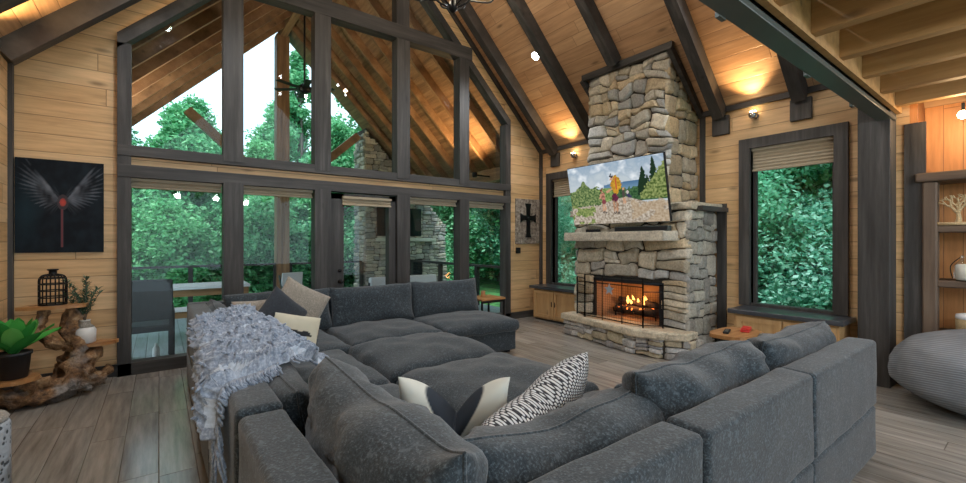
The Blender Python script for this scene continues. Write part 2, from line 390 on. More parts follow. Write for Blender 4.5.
for j in range(5):
    a, b = xs[2*j]-.01, xs[2*j+1]+.01
    if j != 2: pane(k, [(a, .12), (b, .12), (b, 2.25), (a, 2.25)]); k += 1
    if j in (0, 4): pane(k, [(a, 2.55), (b, 2.55), (b, slz(b)-.08), (a, slz(a)-.08)])
    else: pane(k, [(a, 2.55), (b, 2.55), (b, 4.75), (a, 4.75)])
    k += 1
pane(k, [(.9, 4.9), (4.1, 4.9), (WM, WP-.1)])
# glazed door between the second and third post
d = B()
DX0, DX1 = 1.96, 2.99
box(d, DX0+.01, DX0+.20, YF+.03, YG+.02, .02, 2.20); box(d, DX1-.12, DX1-.01, YF+.03, YG+.02, .02, 2.20)
box(d, DX0+.01, DX1-.01, YF+.03, YG+.02, .02, .24); box(d, DX0+.01, DX1-.01, YF+.03, YG+.02, 2.12, 2.20)
door = struct('door_1', d, 'dark_z')
obj('door_pane', box(B(), DX0+.19, DX1-.11, YG-.02, YG-.012, .22, 2.14), 'glass', door)
h = lathe(B(), [(.03, 0), (.03, .012), (.011, .02), (.011, .05), (.028, .058), (.03, .075), (.02, .088)], 16)
place(obj('door_knob', xf(h, Matrix.Rotation(PI/2, 4, 'X')), 'black', door, True), (2.10, YF+.03, .92))
h = lathe(B(), [(.028, 0), (.028, .018), (.02, .024)], 16)
place(obj('deadbolt', xf(h, Matrix.Rotation(PI/2, 4, 'X')), 'black', door, True), (2.10, YF+.03, 1.08))
# side windows: dark casings and glass
for i, (y0, y1) in enumerate(WN):
    bm = B(); xa, xb = XR-.05, XR+.12
    box(bm, xa, xb, y0-.13, y0, Z0, Z1+.13); box(bm, xa, xb, y1, y1+.13, Z0, Z1+.13); box(bm, xa, xb, y0, y1, Z1, Z1+.13); box(bm, xa+.03, xb, y0, y1, Z0-.02, Z0+.03)
    box(bm, xb-.05, xb, y0, y0+.04, Z0, Z1); box(bm, xb-.05, xb, y1-.04, y1, Z0, Z1)
    f = struct('window_%d' % (20+i), bm, 'dark_z')
    obj('window_pane', box(B(), XR+.09, XR+.098, y0, y1, Z0, Z1), 'glass', f)

# blinds: pleated shades drawn up to the head of each opening
def blind(label, along, a, b, y, zt, zb):
    t = thing('pleated_blind', label, 'blind', (0, 0, 0), 0, 'pleated shades drawn up above the windows')
    head = B(); cl = B(); n = max(2, int((zt-zb-.03)/.02))
    prof = [(y+(.012 if i % 2 else 0), zt-.035-(zt-.035-zb)*i/n) for i in range(n+1)]
    if along == 'x':
        box(head, a, b, y-.03, y+.03, zt-.035, zt, .003)
        pts = prof+[(p+.02, z) for p, z in prof[::-1]]
        prism(cl, pts, a+.005, b-.005, 'x')
        rail = box(B(), a, b, y-.012, y+.04, zb-.02, zb, .003)
    else:
        box(head, y-.03, y+.03, a, b, zt-.035, zt, .003)
        prism(cl, prof+[(p+.02, z) for p, z in prof[::-1]], a+.005, b-.005, 'y')
        rail = box(B(), y-.012, y+.04, a, b, zb-.02, zb, .003)
    obj('headrail', head, 'shadec', t); obj('pleated_cloth', cl, 'shadec', t); obj('bottom_rail', rail, 'shadec', t)
nm = ['in the leftmost glass bay above the deck bench', 'in the second glass bay left of the door', None, 'in the bay just right of the glass door', 'in the narrow bay nearest the cross']
for j in range(5):
    if j == 2: continue
    blind('beige pleated shade drawn up '+nm[j], 'x', xs[2*j]+.01, xs[2*j+1]-.01, GY+.0, 2.22, 2.13)
blind('beige pleated shade drawn up over the glass door pane', 'x', DX0+.17, DX1-.10, YF+.0, 2.16, 2.05)
blind('beige pleated shade lowered a little over the right-hand window', 'y', WN[0][0]+.005, WN[0][1]-.005, XR+.03, Z1, 2.44)
blind('beige pleated shade lowered a little in the window left of the fireplace', 'y', WN[1][0]+.005, WN[1][1]-.005, XR+.03, Z1, 2.40)

# column, loft beam, joists
struct('column_1', box(B(), 5.95, 6.22, 1.0, 1.26, 0, 3.1, .008), 'dark_z')
struct('trim_50', box(B(), XR-.02, XR+.02, .78, .94, 0, 2.72), 'dark_z')
bm = B(); yb = 1.045
box(bm, XL, 6.1, .98, 1.11, 2.75, 2.79, .004); box(bm, XL, 6.1, .98, 1.11, 2.99, 3.03); box(bm, XL, 6.1, yb-.01, yb+.01, 2.79, 2.99)
for x in (1.2, 2.5, 3.9, 5.1): box(bm, x-.04, x+.04, 1.105, 1.13, 2.74, 2.80)
struct('beam_40', bm, 'steel')
struct('beam_41', box(B(), XL, 6.2, .955, .995, 2.835, 3.1), 'joist')
for i in range(12):
    x = 5.93-.62*i
    struct('beam_%d' % (50+i), box(B(), x-.045, x+.045, YB, .955, 2.86, 3.1, .003), 'joist')
struct('ceiling_loft', box(B(), XL, 6.7, YB, yb-.1, 3.1, 3.15), 'joist')

# ------------------------------------------------------------------ stone work
def split(x0, x1, y0, y1, wm, hm, out, rnd):
    w, h = x1-x0, y1-y0
    if (w <= wm*rnd.uniform(.7, 1.5) and h <= hm*rnd.uniform(.6, 1.7)) or (w < wm*.5 and h < hm*.9) or (h < hm*.45 and w < wm*1.6):
        out.append((x0, x1, y0, y1)); return
    if w/wm > h/hm:
        c = x0+w*rnd.uniform(.34, .66); split(x0, c, y0, y1, wm, hm, out, rnd); split(c, x1, y0, y1, wm, hm, out, rnd)
    else:
        c = y0+h*rnd.uniform(.3, .7); split(x0, x1, y0, c, wm, hm, out, rnd); split(x0, x1, c, y1, wm, hm, out, rnd)
TONES = [(.50, .46, .38), (.40, .38, .34), (.55, .48, .36), (.36, .355, .34), (.62, .56, .45), (.45, .45, .43), (.52, .42, .28)]
def stones(bm, org, U, V, N, W, H, wm=.30, hm=.16, depth=.07, seed=1, tones=None, warp=.035):
    rnd = random.Random(seed); cells = []; split(0, W, 0, H, wm, hm, cells, rnd)
    lay = bm.loops.layers.float_color.get('Col') or bm.loops.layers.float_color.new('Col')
    org, U, V, N = Vector(org), Vector(U), Vector(V), Vector(N)
    for (a, b, c, d) in cells:
        col = rnd.choice(tones or TONES); k = rnd.uniform(.75, 1.2); col = tuple(min(1, q*k) for q in col)+(1,)
        dep = depth*rnd.uniform(.45, 1.1); g = .002; nx, ny = 8, 6
        so = rnd.uniform(0, 50); rnd_c = rnd.uniform(.2, 1); tx, ty = rnd.uniform(-.25, .25), rnd.uniform(-.25, .25)
        grid = []
        for j in range(ny):
            row = []
            for i in range(nx):
                p = -1+2*i/(nx-1); q = -1+2*j/(ny-1)
                # squeeze towards the edge so the rim is steep, round the corners
                pp = math.copysign(abs(p)**.42, p); qq = math.copysign(abs(q)**.42, q)
                cs = .16*rnd_c; pp *= 1-cs*abs(qq)**5; qq *= 1-cs*abs(pp)**5
                x = (a+b)/2+pp*((b-a)/2-g); y = (c+d)/2+qq*((d-c)/2-g)
                wx = warp*noise.noise(Vector((x*4.2, y*4.2, seed))); wy = warp*noise.noise(Vector((x*4.2, y*4.2, seed+9)))
                edge = (1-abs(p)**5)*(1-abs(q)**5)
                z = dep*edge**.3*(1+tx*p+ty*q)+.012*noise.noise(Vector((x*13+so, y*13, so)))*edge if edge > 0 else -.01
                row.append(bm.verts.new(org+U*(x+wx)+V*(y+wy)+N*z))
            grid.append(row)
        for j in range(ny-1):
            for i in range(nx-1):
                f = bm.faces.new((grid[j][i], grid[j][i+1], grid[j+1][i+1], grid[j+1][i])); f.smooth = True
                for l in f.loops: l[lay] = col
def slabstone(name, parent, pts, z0, z1, tone, axis='z', seed=0):
    """rough slab: a polygon outline, chipped along its rim"""
    bm = B(); lay = bm.loops.layers.float_color.new('Col'); n = len(pts)
    P = []
    for i in range(n):
        a, b = Vector((*pts[i], 0)), Vector((*pts[(i+1) % n], 0)); m = max(1, int((b-a).length/.06))
        for k in range(m): P.append(a.lerp(b, k/m))
    cen = sum(P, Vector())/len(P); L = []
    zs = [z0, z0+(z1-z0)*.18, z0+(z1-z0)*.5, z0+(z1-z0)*.82, z1]
    for zi, z in enumerate(zs):
        ring = []
        for p in P:
            d = (p-cen).normalized(); k = (.012 if zi in (0, 4) else 0)+.016*noise.noise(Vector((p.x*7+seed, p.y*7, z*22)))
            q = p-d*k; ring.append(bm.verts.new((q.x, q.y, z+(.006*noise.noise(q*6) if zi == 4 else 0))))
        L.append(ring)
    for r, s in zip(L, L[1:]):
        for i in range(len(r)): bm.faces.new((r[i], r[(i+1) % len(r)], s[(i+1) % len(r)], s[i]))
    bm.faces.new(L[0][::-1]); bm.faces.new(L[-1])
    for f in bm.faces:
        for l in f.loops: l[lay] = (*tone, 1)
    return obj(name, bm, 'stone', parent)

FX = 5.47
fp = thing('stone_fireplace', 'tall dry-stacked stone fireplace with chimney rising to the ceiling', 'fireplace', (5.85, 3.76, 0))
def fpart(name, bm, mat, smooth=False):
    o = obj(name, bm, mat, fp, smooth); o.matrix_parent_inverse = Matrix.Translation((-5.85, -3.76, 0)); return o
bm = B(); zc = roofz(FX)-.01
prism(bm, [(FX, 1.92), (XR, 1.92), (XR, roofz(XR)-.02), (FX, zc)], 3.14, 4.40)
fpart('chimney_core', bm, 'mortar')
bm = B()
stones(bm, (FX, 4.43, 1.98), (0, -1, 0), (0, 0, 1), (-1, 0, 0), 1.32, zc-1.98, wm=.34, hm=.21, warp=.10, seed=3)
fpart('chimney_front', bm, 'stone')
def under_roof(bm):
    bmesh.ops.delete(bm, geom=[v for v in bm.verts if v.co.z > roofz(v.co.x)-.015], context='VERTS')
bm = B(); stones(bm, (FX-.03, 3.14, 1.98), (1, 0, 0), (0, 0, 1), (0, -1, 0), .78, zc-1.98, wm=.34, hm=.26, seed=4, tones=[(.50, .38, .22), (.42, .33, .21), (.55, .43, .27), (.38, .32, .23)], depth=.05); under_roof(bm)  # tan tones paint the warm light on this side into the stones
fpart('chimney_side', bm, 'stone')
bm = B(); stones(bm, (XR-.02, 4.40, 1.98), (-1, 0, 0), (0, 0, 1), (0, 1, 0), .76, zc-1.98, seed=5); under_roof(bm)
fpart('chimney_side', bm, 'stone')
bm = B(); OY0, OY1, OZ0, OZ1 = 3.20, 4.35, .34, .94
box(bm, FX, XR, 2.86, OY0, 0, 1.92); box(bm, FX, XR, OY1, 4.67, 0, 1.92); box(bm, FX, XR, OY0, OY1, OZ1, 1.92); box(bm, FX, XR, OY0, OY1, 0, OZ0); box(bm, XR-.1, XR, OY0, OY1, OZ0, OZ1)
fpart('surround_core', bm, 'mortar')
bm = B()
stones(bm, (FX, 4.70, .36), (0, -1, 0), (0, 0, 1), (-1, 0, 0), 4.70-OY1, .62, wm=.40, hm=.17, seed=6)
stones(bm, (FX, OY0, .36), (0, -1, 0), (0, 0, 1), (-1, 0, 0), OY0-2.83, .62, wm=.44, hm=.17, seed=8)
stones(bm, (FX, 4.70, .98), (0, -1, 0), (0, 0, 1), (-1, 0, 0), 1.87, .92, wm=.52, hm=.25, seed=9, depth=.07, warp=.08)
fpart('surround_front', bm, 'stone')
bm = B()
stones(bm, (FX-.03, 2.86, .0), (1, 0, 0), (0, 0, 1), (0, -1, 0), .80, 1.92, wm=.24, hm=.24, seed=11, tones=[(.42, .40, .34), (.50, .46, .38), (.36, .34, .3)], depth=.045)
fpart('surround_side', bm, 'stone'); bm = B(); stones(bm, (XR-.02, 4.67, .0), (-1, 0, 0), (0, 0, 1), (0, 1, 0), .78, 1.92, seed=12)
fpart('surround_side', bm, 'stone')
def fslab(name, pts, z0, z1, tone, seed):
    o = slabstone(name, fp, pts, z0, z1, tone, seed=seed); o.matrix_parent_inverse = Matrix.Translation((-5.85, -3.76, 0)); return o
fslab('shoulder_cap', [(FX-.10, 2.75), (XR, 2.75), (XR, 3.12), (FX-.10, 3.12)], 1.92, 2.01, (.52, .46, .35), 1)
fslab('shoulder_cap', [(FX-.10, 4.41), (XR, 4.41), (XR, 4.76), (FX-.10, 4.76)], 1.90, 1.99, (.5, .45, .37), 2)
fslab('mantel', [(5.14, 3.0), (FX+.02, 2.95), (FX+.02, 4.70), (5.14, 4.68), (5.12, 3.8)], 1.51, 1.64, (.58, .53, .44), 3)
HP = [(5.24, 2.74), (5.05, 3.0), (4.97, 3.35), (5.05, 3.85), (5.16, 4.35), (5.22, 4.82), (FX+.03, 4.82), (FX+.03, 2.74)]
fslab('hearth_slab', HP, .25, .345, (.62, .55, .42), 4)
bm = B(); prism(bm, [(p[0]+.1 if p[0] < 5.4 else p[0], p[1]) for p in HP], 0, .25, 'z'); fpart('hearth_core', bm, 'mortar')
bm = B(); HB = [(p[0]+.10, p[1]) for p in HP[:6]]
for i in range(5):
    a, b = Vector((*HB[i], 0)), Vector((*HB[i+1], 0)); U = (b-a); L = U.length; U.normalize(); N = Vector((-U.y, U.x, 0))
    if N.x > 0: N = -N
    # u runs from high y to low y so the faces look outward
    stones(bm, b+Vector((0, 0, .0)), -U, (0, 0, 1), N, L, .25, wm=.30, hm=.12, seed=20+i, depth=.06, tones=[(.36, .36, .38), (.46, .44, .42), (.52, .45, .32), (.62, .62, .62)])
stones(bm, (HP[0][0]+.06, 2.76, 0), (1, 0, 0), (0, 0, 1), (0, -1, 0), .3, .25, wm=.2, hm=.13, seed=31)
fpart('hearth_base', bm, 'stone')
bm = B(); e = .012
for q in [[(FX+.02, OY0), (XR-.2, OY0+.2), (XR-.2, OY0+.2+e), (FX+.02, OY0+e)], [(FX+.02, OY1-e), (XR-.2, OY1-.2-e), (XR-.2, OY1-.2), (FX+.02, OY1)], [(XR-.2, OY0+.2), (XR-.19, OY0+.2), (XR-.19, OY1-.2), (XR-.2, OY1-.2)]]:
    prism(bm, q, OZ0, OZ1, 'z')
box(bm, FX+.02, XR-.15, OY0, OY1, OZ0, OZ0+.015)
fpart('firebox_lining', bm, 'firebrick')
bm = B(); box(bm, FX-.02, FX+.01, OY0, OY1, OZ1-.05, OZ1); box(bm, FX-.02, FX+.01, OY0, OY0+.04, OZ0, OZ1); box(bm, FX-.02, FX+.01, OY1-.04, OY1, OZ0, OZ1)
fpart('firebox_trim', bm, 'black_matt')
# chimney collar trim at the ceiling
bm = B()
bar(bm, (FX-.09, 3.0, zc-.0), (FX-.09, 4.5, zc-.0), .07, .09); bar(bm, (FX-.1, 3.04, zc-.02), (XR, 3.04, EA-.02), .06, .10); bar(bm, (FX-.1, 4.5, zc-.02), (XR, 4.5, EA-.02), .06, .10)
struct('trim_60', bm, 'dark_y')
bm = B(); box(bm, FX+.05, XR, 2.68, 2.76, 1.9, 1.96); struct('trim_61', bm, 'dark_x')

# fire: grate, logs, flames
gr = thing('log_grate', 'black iron grate holding the burning logs in the firebox', 'grate', (5.8, 3.78, OZ0+.015))
bm = B()
for y in (-.34, -.17, 0, .17, .34): bar(bm, (-.14, y, .07), (.14, y, .07), .015); bar(bm, (-.14, y, .07), (-.16, y, .13), .015)
for x in (-.1, .1): bar(bm, (x, -.38, .06), (x, .38, .06), .015)
obj('grate_bars', bm, 'black', gr)
for x in (-.1, .1):
    for y in (-.34, .34): obj('leg', bar(B(), (x, y, 0), (x, y, .06), .015), 'black', gr)
lg = [('lowest log, lying across the front of the grate', (5.70, 3.40, .47), (5.72, 4.12, .47), .045), ('thick log at the back of the burning stack', (5.88, 3.38, .48), (5.86, 4.16, .48), .055),
      ('log slanting over the stack towards the left', (5.76, 4.10, .60), (5.84, 3.66, .54), .04), ('short log on top of the stack at the right', (5.74, 3.42, .56), (5.86, 3.78, .60), .04)]
for l, p, q, r in lg:
    p, q = Vector(p), Vector(q); bm = tube(B(), [p.lerp(q, i/7) for i in range(8)], r, 10, .3, seed=r*300)
    tag(obj('fire_log', bm, 'char', None, True), 'charred '+l, 'log', 'logs burning in the fireplace')
fl = thing('fire', 'orange flames and embers burning among the logs', 'fire', (5.8, 3.78, .45), 0)
rnd = random.Random(5); bm = B()
for i in range(11):
    y = rnd.uniform(-.25, .3); h = rnd.uniform(.05, .14)*(1.3-abs(y)*2); x = rnd.uniform(-.05, .05); s = rnd.uniform(-.03, .03)
    tube(bm, [(x, y, .10), (x, y+s*.3, .10+h*.35), (x, y+s, .10+h*.7), (x, y+s*1.6, .10+h)], [.012, .022, .013, .001], 6)
obj('flames', bm, 'flame', fl, True)
bm = B()
for i in range(34): sph(bm, (rnd.uniform(-.12, .02), rnd.uniform(-.32, .32), .025+rnd.uniform(0, .02)), rnd.uniform(.012, .028), 6, 4)
obj('embers', bm, 'ember', fl, True)['kind'] = 'stuff'
lamp('POINT', (5.68, 3.78, .66), 5, (1, .42, .14), .08)

# folding fire screen with star
sc_ = thing('fire_screen', 'black three-panel fire screen standing on the hearth before the fire', 'fire screen', (0, 0, .346))
SP = [(5.36, 4.60), (5.22, 4.33), (5.16, 3.30), (5.34, 3.12)]
hs = [.60, .72, .60]
for i in range(3):
    a, b = SP[i], SP[i+1]; bm = B(); H = (.60, .66, .60)[i]
    A = Vector((*a, 0)); Bv = Vector((*b, 0))
    for t_ in (0, 1): p = A.lerp(Bv, t_); bar(bm, p+Vector((0, 0, 0)), p+Vector((0, 0, H)), .016)
    for z in (.03, H-.12, H-.01): bar(bm, A+Vector((0, 0, z)), Bv+Vector((0, 0, z)), .013)
    if i == 1:
        for t_ in (.33, .67): p = A.lerp(Bv, t_); bar(bm, p, p+Vector((0, 0, H)), .010)
    pn = obj('screen_panel', bm, 'black', sc_)
    m = B(); n = 26 if i == 1 else 8
    for k in range(1, n): p = A.lerp(Bv, k/n); bar(m, p+Vector((0, 0, .03)), p+Vector((0, 0, H-.13)), .0018)
    for k in range(1, 14): z = .03+(H-.16)*k/14; bar(m, A+Vector((0, 0, z)), Bv+Vector((0, 0, z)), .0018)
    obj('wire_mesh', m, 'black', pn)
bm = B(); pts = []
for k in range(10): r = .085 if k % 2 == 0 else .036; an = PI/2+k*PI/5; pts.append((3.84+r*math.cos(an), .465+r*math.sin(an)))
prism(bm, pts, 5.155, 5.17, 'x'); obj('star', bm, 'starm', sc_)

# ------------------------------------------------------------------ painted grids (screen, canvas)
def paint_grid(name, W, H, nx, ny, fn, mat, parent=None):
    me = bpy.data.meshes.new(name); V = []; cols = []
    for j in range(ny+1):
        for i in range(nx+1):
            u, v = i/nx, j/ny; V.append((u*W-W/2, 0, v*H)); cols.extend((*fn(u, v), 1))
    F = [(j*(nx+1)+i, j*(nx+1)+i+1, (j+1)*(nx+1)+i+1, (j+1)*(nx+1)+i) for j in range(ny) for i in range(nx)]
    me.from_pydata(V, [], F); ca = me.color_attributes.new('Col', 'FLOAT_COLOR', 'POINT'); ca.data.foreach_set('color', cols)
    me.materials.append(M[mat]); o = bpy.data.objects.new(name, me); C.objects.link(o)
    if parent is not None: o.parent = parent
    return o
def N2(x, y, s=0, o=3): return noise.fractal(Vector((x, y, s)), 1.0, 2.0, o)
def mixc(a, b, t): t = max(0, min(1, t)); return tuple(p+(q-p)*t for p, q in zip(a, b))
def ell(u, v, cx, cy, rx, ry, rot=0):
    dx, dy = u-cx, v-cy; c, s = math.cos(rot), math.sin(rot); return ((dx*c+dy*s)/rx)**2+((-dx*s+dy*c)/ry)**2 < 1
def hikers(u, v):
    # u right, v up ; aspect 1.8
    n1 = N2(u*9, v*7, 1); n2 = N2(u*46, v*30, 2, 4); hz = .60+.02*N2(u*4, 0, 5)
    c = mixc((.46, .52, .56), (.20, .30, .42), (v-.6)/.5+n1*.55)         # clouded sky
    c = mixc(c, (.80, .83, .84), n1*1.1 if v > hz else 0)
    if .40 < u and v < .635+.03*math.sin((u-.4)*7)+.01*n1 and v > .52: c = mixc((.06, .14, .26), (.16, .27, .38), (.66-v)*8)
    if v < hz-.02 and u < .62: c = mixc((.05, .12, .03), (.28, .38, .13), .5+n2*.9)
    if u > .50 and v < .56+.05*n2 and v > .34: c = mixc((.015, .05, .02), (.07, .15, .06), .5+n2)
    if u < .40 and v < .70+.1*n1-abs(u-.17)*.8 and v > .25: c = mixc((.04, .09, .03), (.24, .30, .12), .45+n2*1.1)
    for cx, w_, top in ((.80, .05, .86), (.84, .04, .72), (.90, .05, .98), (.77, .03, .70)):     # dark firs
        if v > .42 and v < top and abs(u-cx) < w_*(1-(v-.42)/(top-.42))**.6*(1+.5*n2): c = (.012, .03, .015)
    if u > .76 and v < .44+(u-.76)*1.9+.07*n2 and v > .36: c = mixc((.05, .09, .02), (.28, .33, .12), .5+n2*1.1)
    path = .42-.55*abs(u-.62)*(1 if u > .62 else .55)
    if v < .33+.04*n1+.03*n2 or (v < path and .35 < u < .8): c = mixc((.24, .19, .14), (.52, .46, .38), .5+n2*1.1)
    if v < .36 and u > .66 and n1 > -.1: c = mixc(c, (.40, .28, .16), .5)
    if v < .34 and u < .28 and n1 > .02: c = mixc((.08, .14, .04), (.30, .34, .12), .5+n2)
    sk = (.50, .28, .17)
    j = n2*.02; uu, vv = u+j*.5, v+j
    sh = .72+.5*max(0, min(1, (u-.47)*9)) + n2*.35
    if ell(uu, vv, .545, .66, .040, .12, .15): c = tuple(q*(.8+.5*n2) for q in (.55, .30, .03))
    if ell(uu, vv, .515, .59, .036, .12, .12): c = tuple(q*sh for q in (.52, .27, .03))
    if abs(u-.535) < .006 and .55 < v < .74: c = (.45, .08, .04)
    if ell(uu, vv, .455, .545, .045, .014, .5) or ell(uu, vv, .437, .52, .02, .014): c = sk
    if ell(uu, vv, .492, .735, .017, .034): c = sk
    if ell(uu, vv, .490, .765, .023, .022) or ell(uu, vv, .489, .80, .007, .02): c = (.02, .02, .03)
    if ell(uu, vv, .508, .415, .034, .075): c = (.12*sh, .02, .05*sh)
    if ell(uu, vv, .492, .28, .011, .10) or ell(uu, vv, .522, .27, .012, .10, -.05): c = tuple(q*(.7+n2*.5) for q in sk)
    if ell(uu, vv, .490, .175, .014, .02) or ell(uu, vv, .528, .165, .014, .02): c = (.10, .08, .07)
    if ell(uu, vv, .372, .565, .017, .026): c = (.14, .04, .03)
    if ell(uu, vv, .375, .535, .013, .018): c = sk
    if ell(uu, vv, .383, .45, .024, .065): c = tuple(q*(.9+n2) for q in (.42, .18, .13))
    if ell(uu, vv, .352, .46, .009, .05, -.2) or ell(uu, vv, .372, .26, .009, .07) or ell(uu, vv, .396, .26, .009, .07): c = sk
    if ell(uu, vv, .385, .365, .022, .04): c = (.20, .05, .06)
    if ell(uu, vv, .372, .19, .012, .016) or ell(uu, vv, .398, .19, .012, .016): c = (.12, .10, .09)
    if ell(uu, vv, .600, .47, .018, .055): c = (.07, .06, .05)
    if ell(uu, vv, .602, .545, .011, .022): c = sk
    if ell(uu, vv, .594, .36, .007, .06) or ell(uu, vv, .610, .36, .007, .06): c = sk
    if ell(uu, vv, .652, .43, .018, .045, .5): c = (.04, .04, .09)
    if ell(uu, vv, .640, .49, .015, .025): c = (.5, .45, .42)
    return tuple(max(0, min(1, q*1.0)) for q in c)
tv = thing('television', 'wide flat television tilted forward above the mantel, showing hikers on a trail', 'television', (5.22, 3.745, 1.755))
tv.rotation_euler = (0, 0, -PI/2)
inner = bpy.data.objects.new
TH = .885; tilt = math.radians(11)
Rt = Matrix.Rotation(tilt, 4, 'X')
bm = box(B(), -.80, .80, .004, .05, 0, TH, .004); body = obj('casing', xf(bm, Rt), 'black_matt', tv)
scr = paint_grid('screen', 1.585, TH-.016, 240, 134, hikers, 'screen', tv); scr.location = (0, 0, .008)
scr.data.transform(Rt)
bm = B(); bar(bm, (0, .06, .55), (0, .24, .5), .25, .3); bar(bm, (0, .0, .2), (0, .24, .3), .06, .06); obj('wall_bracket', bm, 'black_matt', tv)
t = thing('soundbar', 'slim dark soundbar lying on the mantel under the television', 'soundbar', (5.36, 3.45, 1.642), -PI/2)
obj('cabinet', box(B(), -.42, .42, -.04, .04, 0, .07, .01), 'steel', t); obj('grille', box(B(), -.40, .40, -.046, -.04, .01, .06), 'black_matt', t)
t = thing('media_box', 'small black media box on the left end of the mantel', 'media box', (5.36, 4.28, 1.642), -PI/2)
obj('case', box(B(), -.11, .11, -.05, .05, 0, .045, .006), 'black_matt', t)

def wings(u, v):
    n = N2(u*6, v*6, 3); c = mixc((.001, .003, .006), (.006, .012, .018), .35+n)
    c = mixc(c, (.008, .024, .034), max(0, 1-abs(u-.12)*5)*max(0, 1-abs(v-.45)*2.2))
    dx, dy = abs(u-.52)*.70, v-.56; r = math.hypot(dx, dy); an = math.atan2(dy, dx)
    for k in range(13):                          # long feathers fanning out and up from each shoulder
        f = k/12; fa = 1.02-1.75*f; L = .36*(1-.55*f**1.3); bx, by = .03+.14*(1-f)*.55, .02+.12*(1-f)
        ax, ay = dx-bx, dy-by; c_, s_ = math.cos(fa), math.sin(fa); t_ = ax*c_+ay*s_; w_ = abs(-ax*s_+ay*c_)
        if 0 < t_ < L and w_ < .016*(1-(t_/L)**3): c = mixc(c, (.15, .165, .195), (.8-.5*t_/L)*(.7+1.2*n)*(1-w_/.018))
    if .0 < r < .19 and -1.1 < an < 1.2: c = mixc(c, (.07, .075, .09), .6*(1-r/.19)*(.7+.5*math.sin(an*30+r*30)))
    if ell(u, v, .52, .545, .065, .085): c = mixc(c, (.06, .045, .05), .8)
    if ell(u, v, .52, .545, .036, .045): c = mixc((.45, .06, .045), c, (math.hypot(u-.52, v-.545)/.045)**2*.6)
    if abs(u-.51) < .017 and .06 < v < .47: c = (.16, .04, .045) if abs(u-.51) < .010 else (.06, .04, .05)
    if False and u > .84 and .62 < v < .80 and u+v*.3 > 1.04: c = mixc(c, (.22, .19, .12), .55+.5*math.sin(u*260)*math.sin(v*240))
    return tuple(max(0, q) for q in c)
t = thing('canvas_picture', 'dark square picture of spread grey wings round a red glow, hung above the driftwood', 'picture', (-.82, GY-.035, 1.385))
obj('stretcher', box(B(), -.335, .335, .001, .034, 0, .965), 'black_matt', t)
cv = paint_grid('canvas', .67, .965, 130, 180, wings, 'paint', t)

# ------------------------------------------------------------------ sofa
def cushion(w, d, t, puff=.5, seed=0, amp=.02, nx=22, ny=22, flange=0.0, chop=0.0, sag=0.0, cr=.035, power=4):
    """pillow lying in XZ (x width, z height 0..d, y thickness)"""
    bm = B(); sheets = []
    for side in (-1, 1):
        rows = []
        for j in range(ny+1):
            row = []
            for i in range(nx+1):
                p = -1+2*i/nx; q = -1+2*j/ny
                pe = math.sin(p*PI/2); qe = math.sin(q*PI/2)
                e = max(0, (1-abs(pe)**power))*max(0, (1-abs(qe)**power)); prof = e**puff
                x = pe*w/2*(1-.05*(1-abs(qe)**2)*abs(pe)**3); z = qe*d/2*(1-.06*(1-abs(pe)**2)*abs(qe)**3)
                P = Vector((x*3.2+seed*5.1, z*3.2, side*1.7+seed))
                P2 = Vector((x*11+seed, z*11, side+seed*3))
                edge = 1-e
                y = side*t/2*prof+amp*noise.noise(P)*prof+cr*prof*(.25+edge)*(abs(noise.noise(P2))-.25)*side
                wob = amp*.8*noise.noise(Vector((x*4+seed*3, z*4, 7.7)))
                if side > 0 and e <= 0: row.append(sheets[0][j][i]); continue
                z2 = z
                if chop and qe > -.2: z2 -= chop*math.exp(-abs(pe)/.42)*1.25*((qe+.2)/1.2)
                if sag: z2 -= sag*(1-pe*pe)*(qe+1)/2
                row.append(bm.verts.new((x+wob, y+wob*.5*abs(qe), z2+d/2+wob*.8)))
            rows.append(row)
        sheets.append(rows)
        for j in range(ny):
            for i in range(nx):
                q = (rows[j][i], rows[j][i+1], rows[j+1][i+1], rows[j+1][i])
                bm.faces.new(q if side < 0 else q[::-1])
    A = sheets[0]
    rim = [A[0][i].co.copy() for i in range(nx+1)]+[A[j][nx].co.copy() for j in range(1, ny+1)]+[A[ny][i].co.copy() for i in range(nx-1, -1, -1)]+[A[j][0].co.copy() for j in range(ny-1, -1, -1)]
    for f in bm.faces: f.smooth = True
    return bm, rim
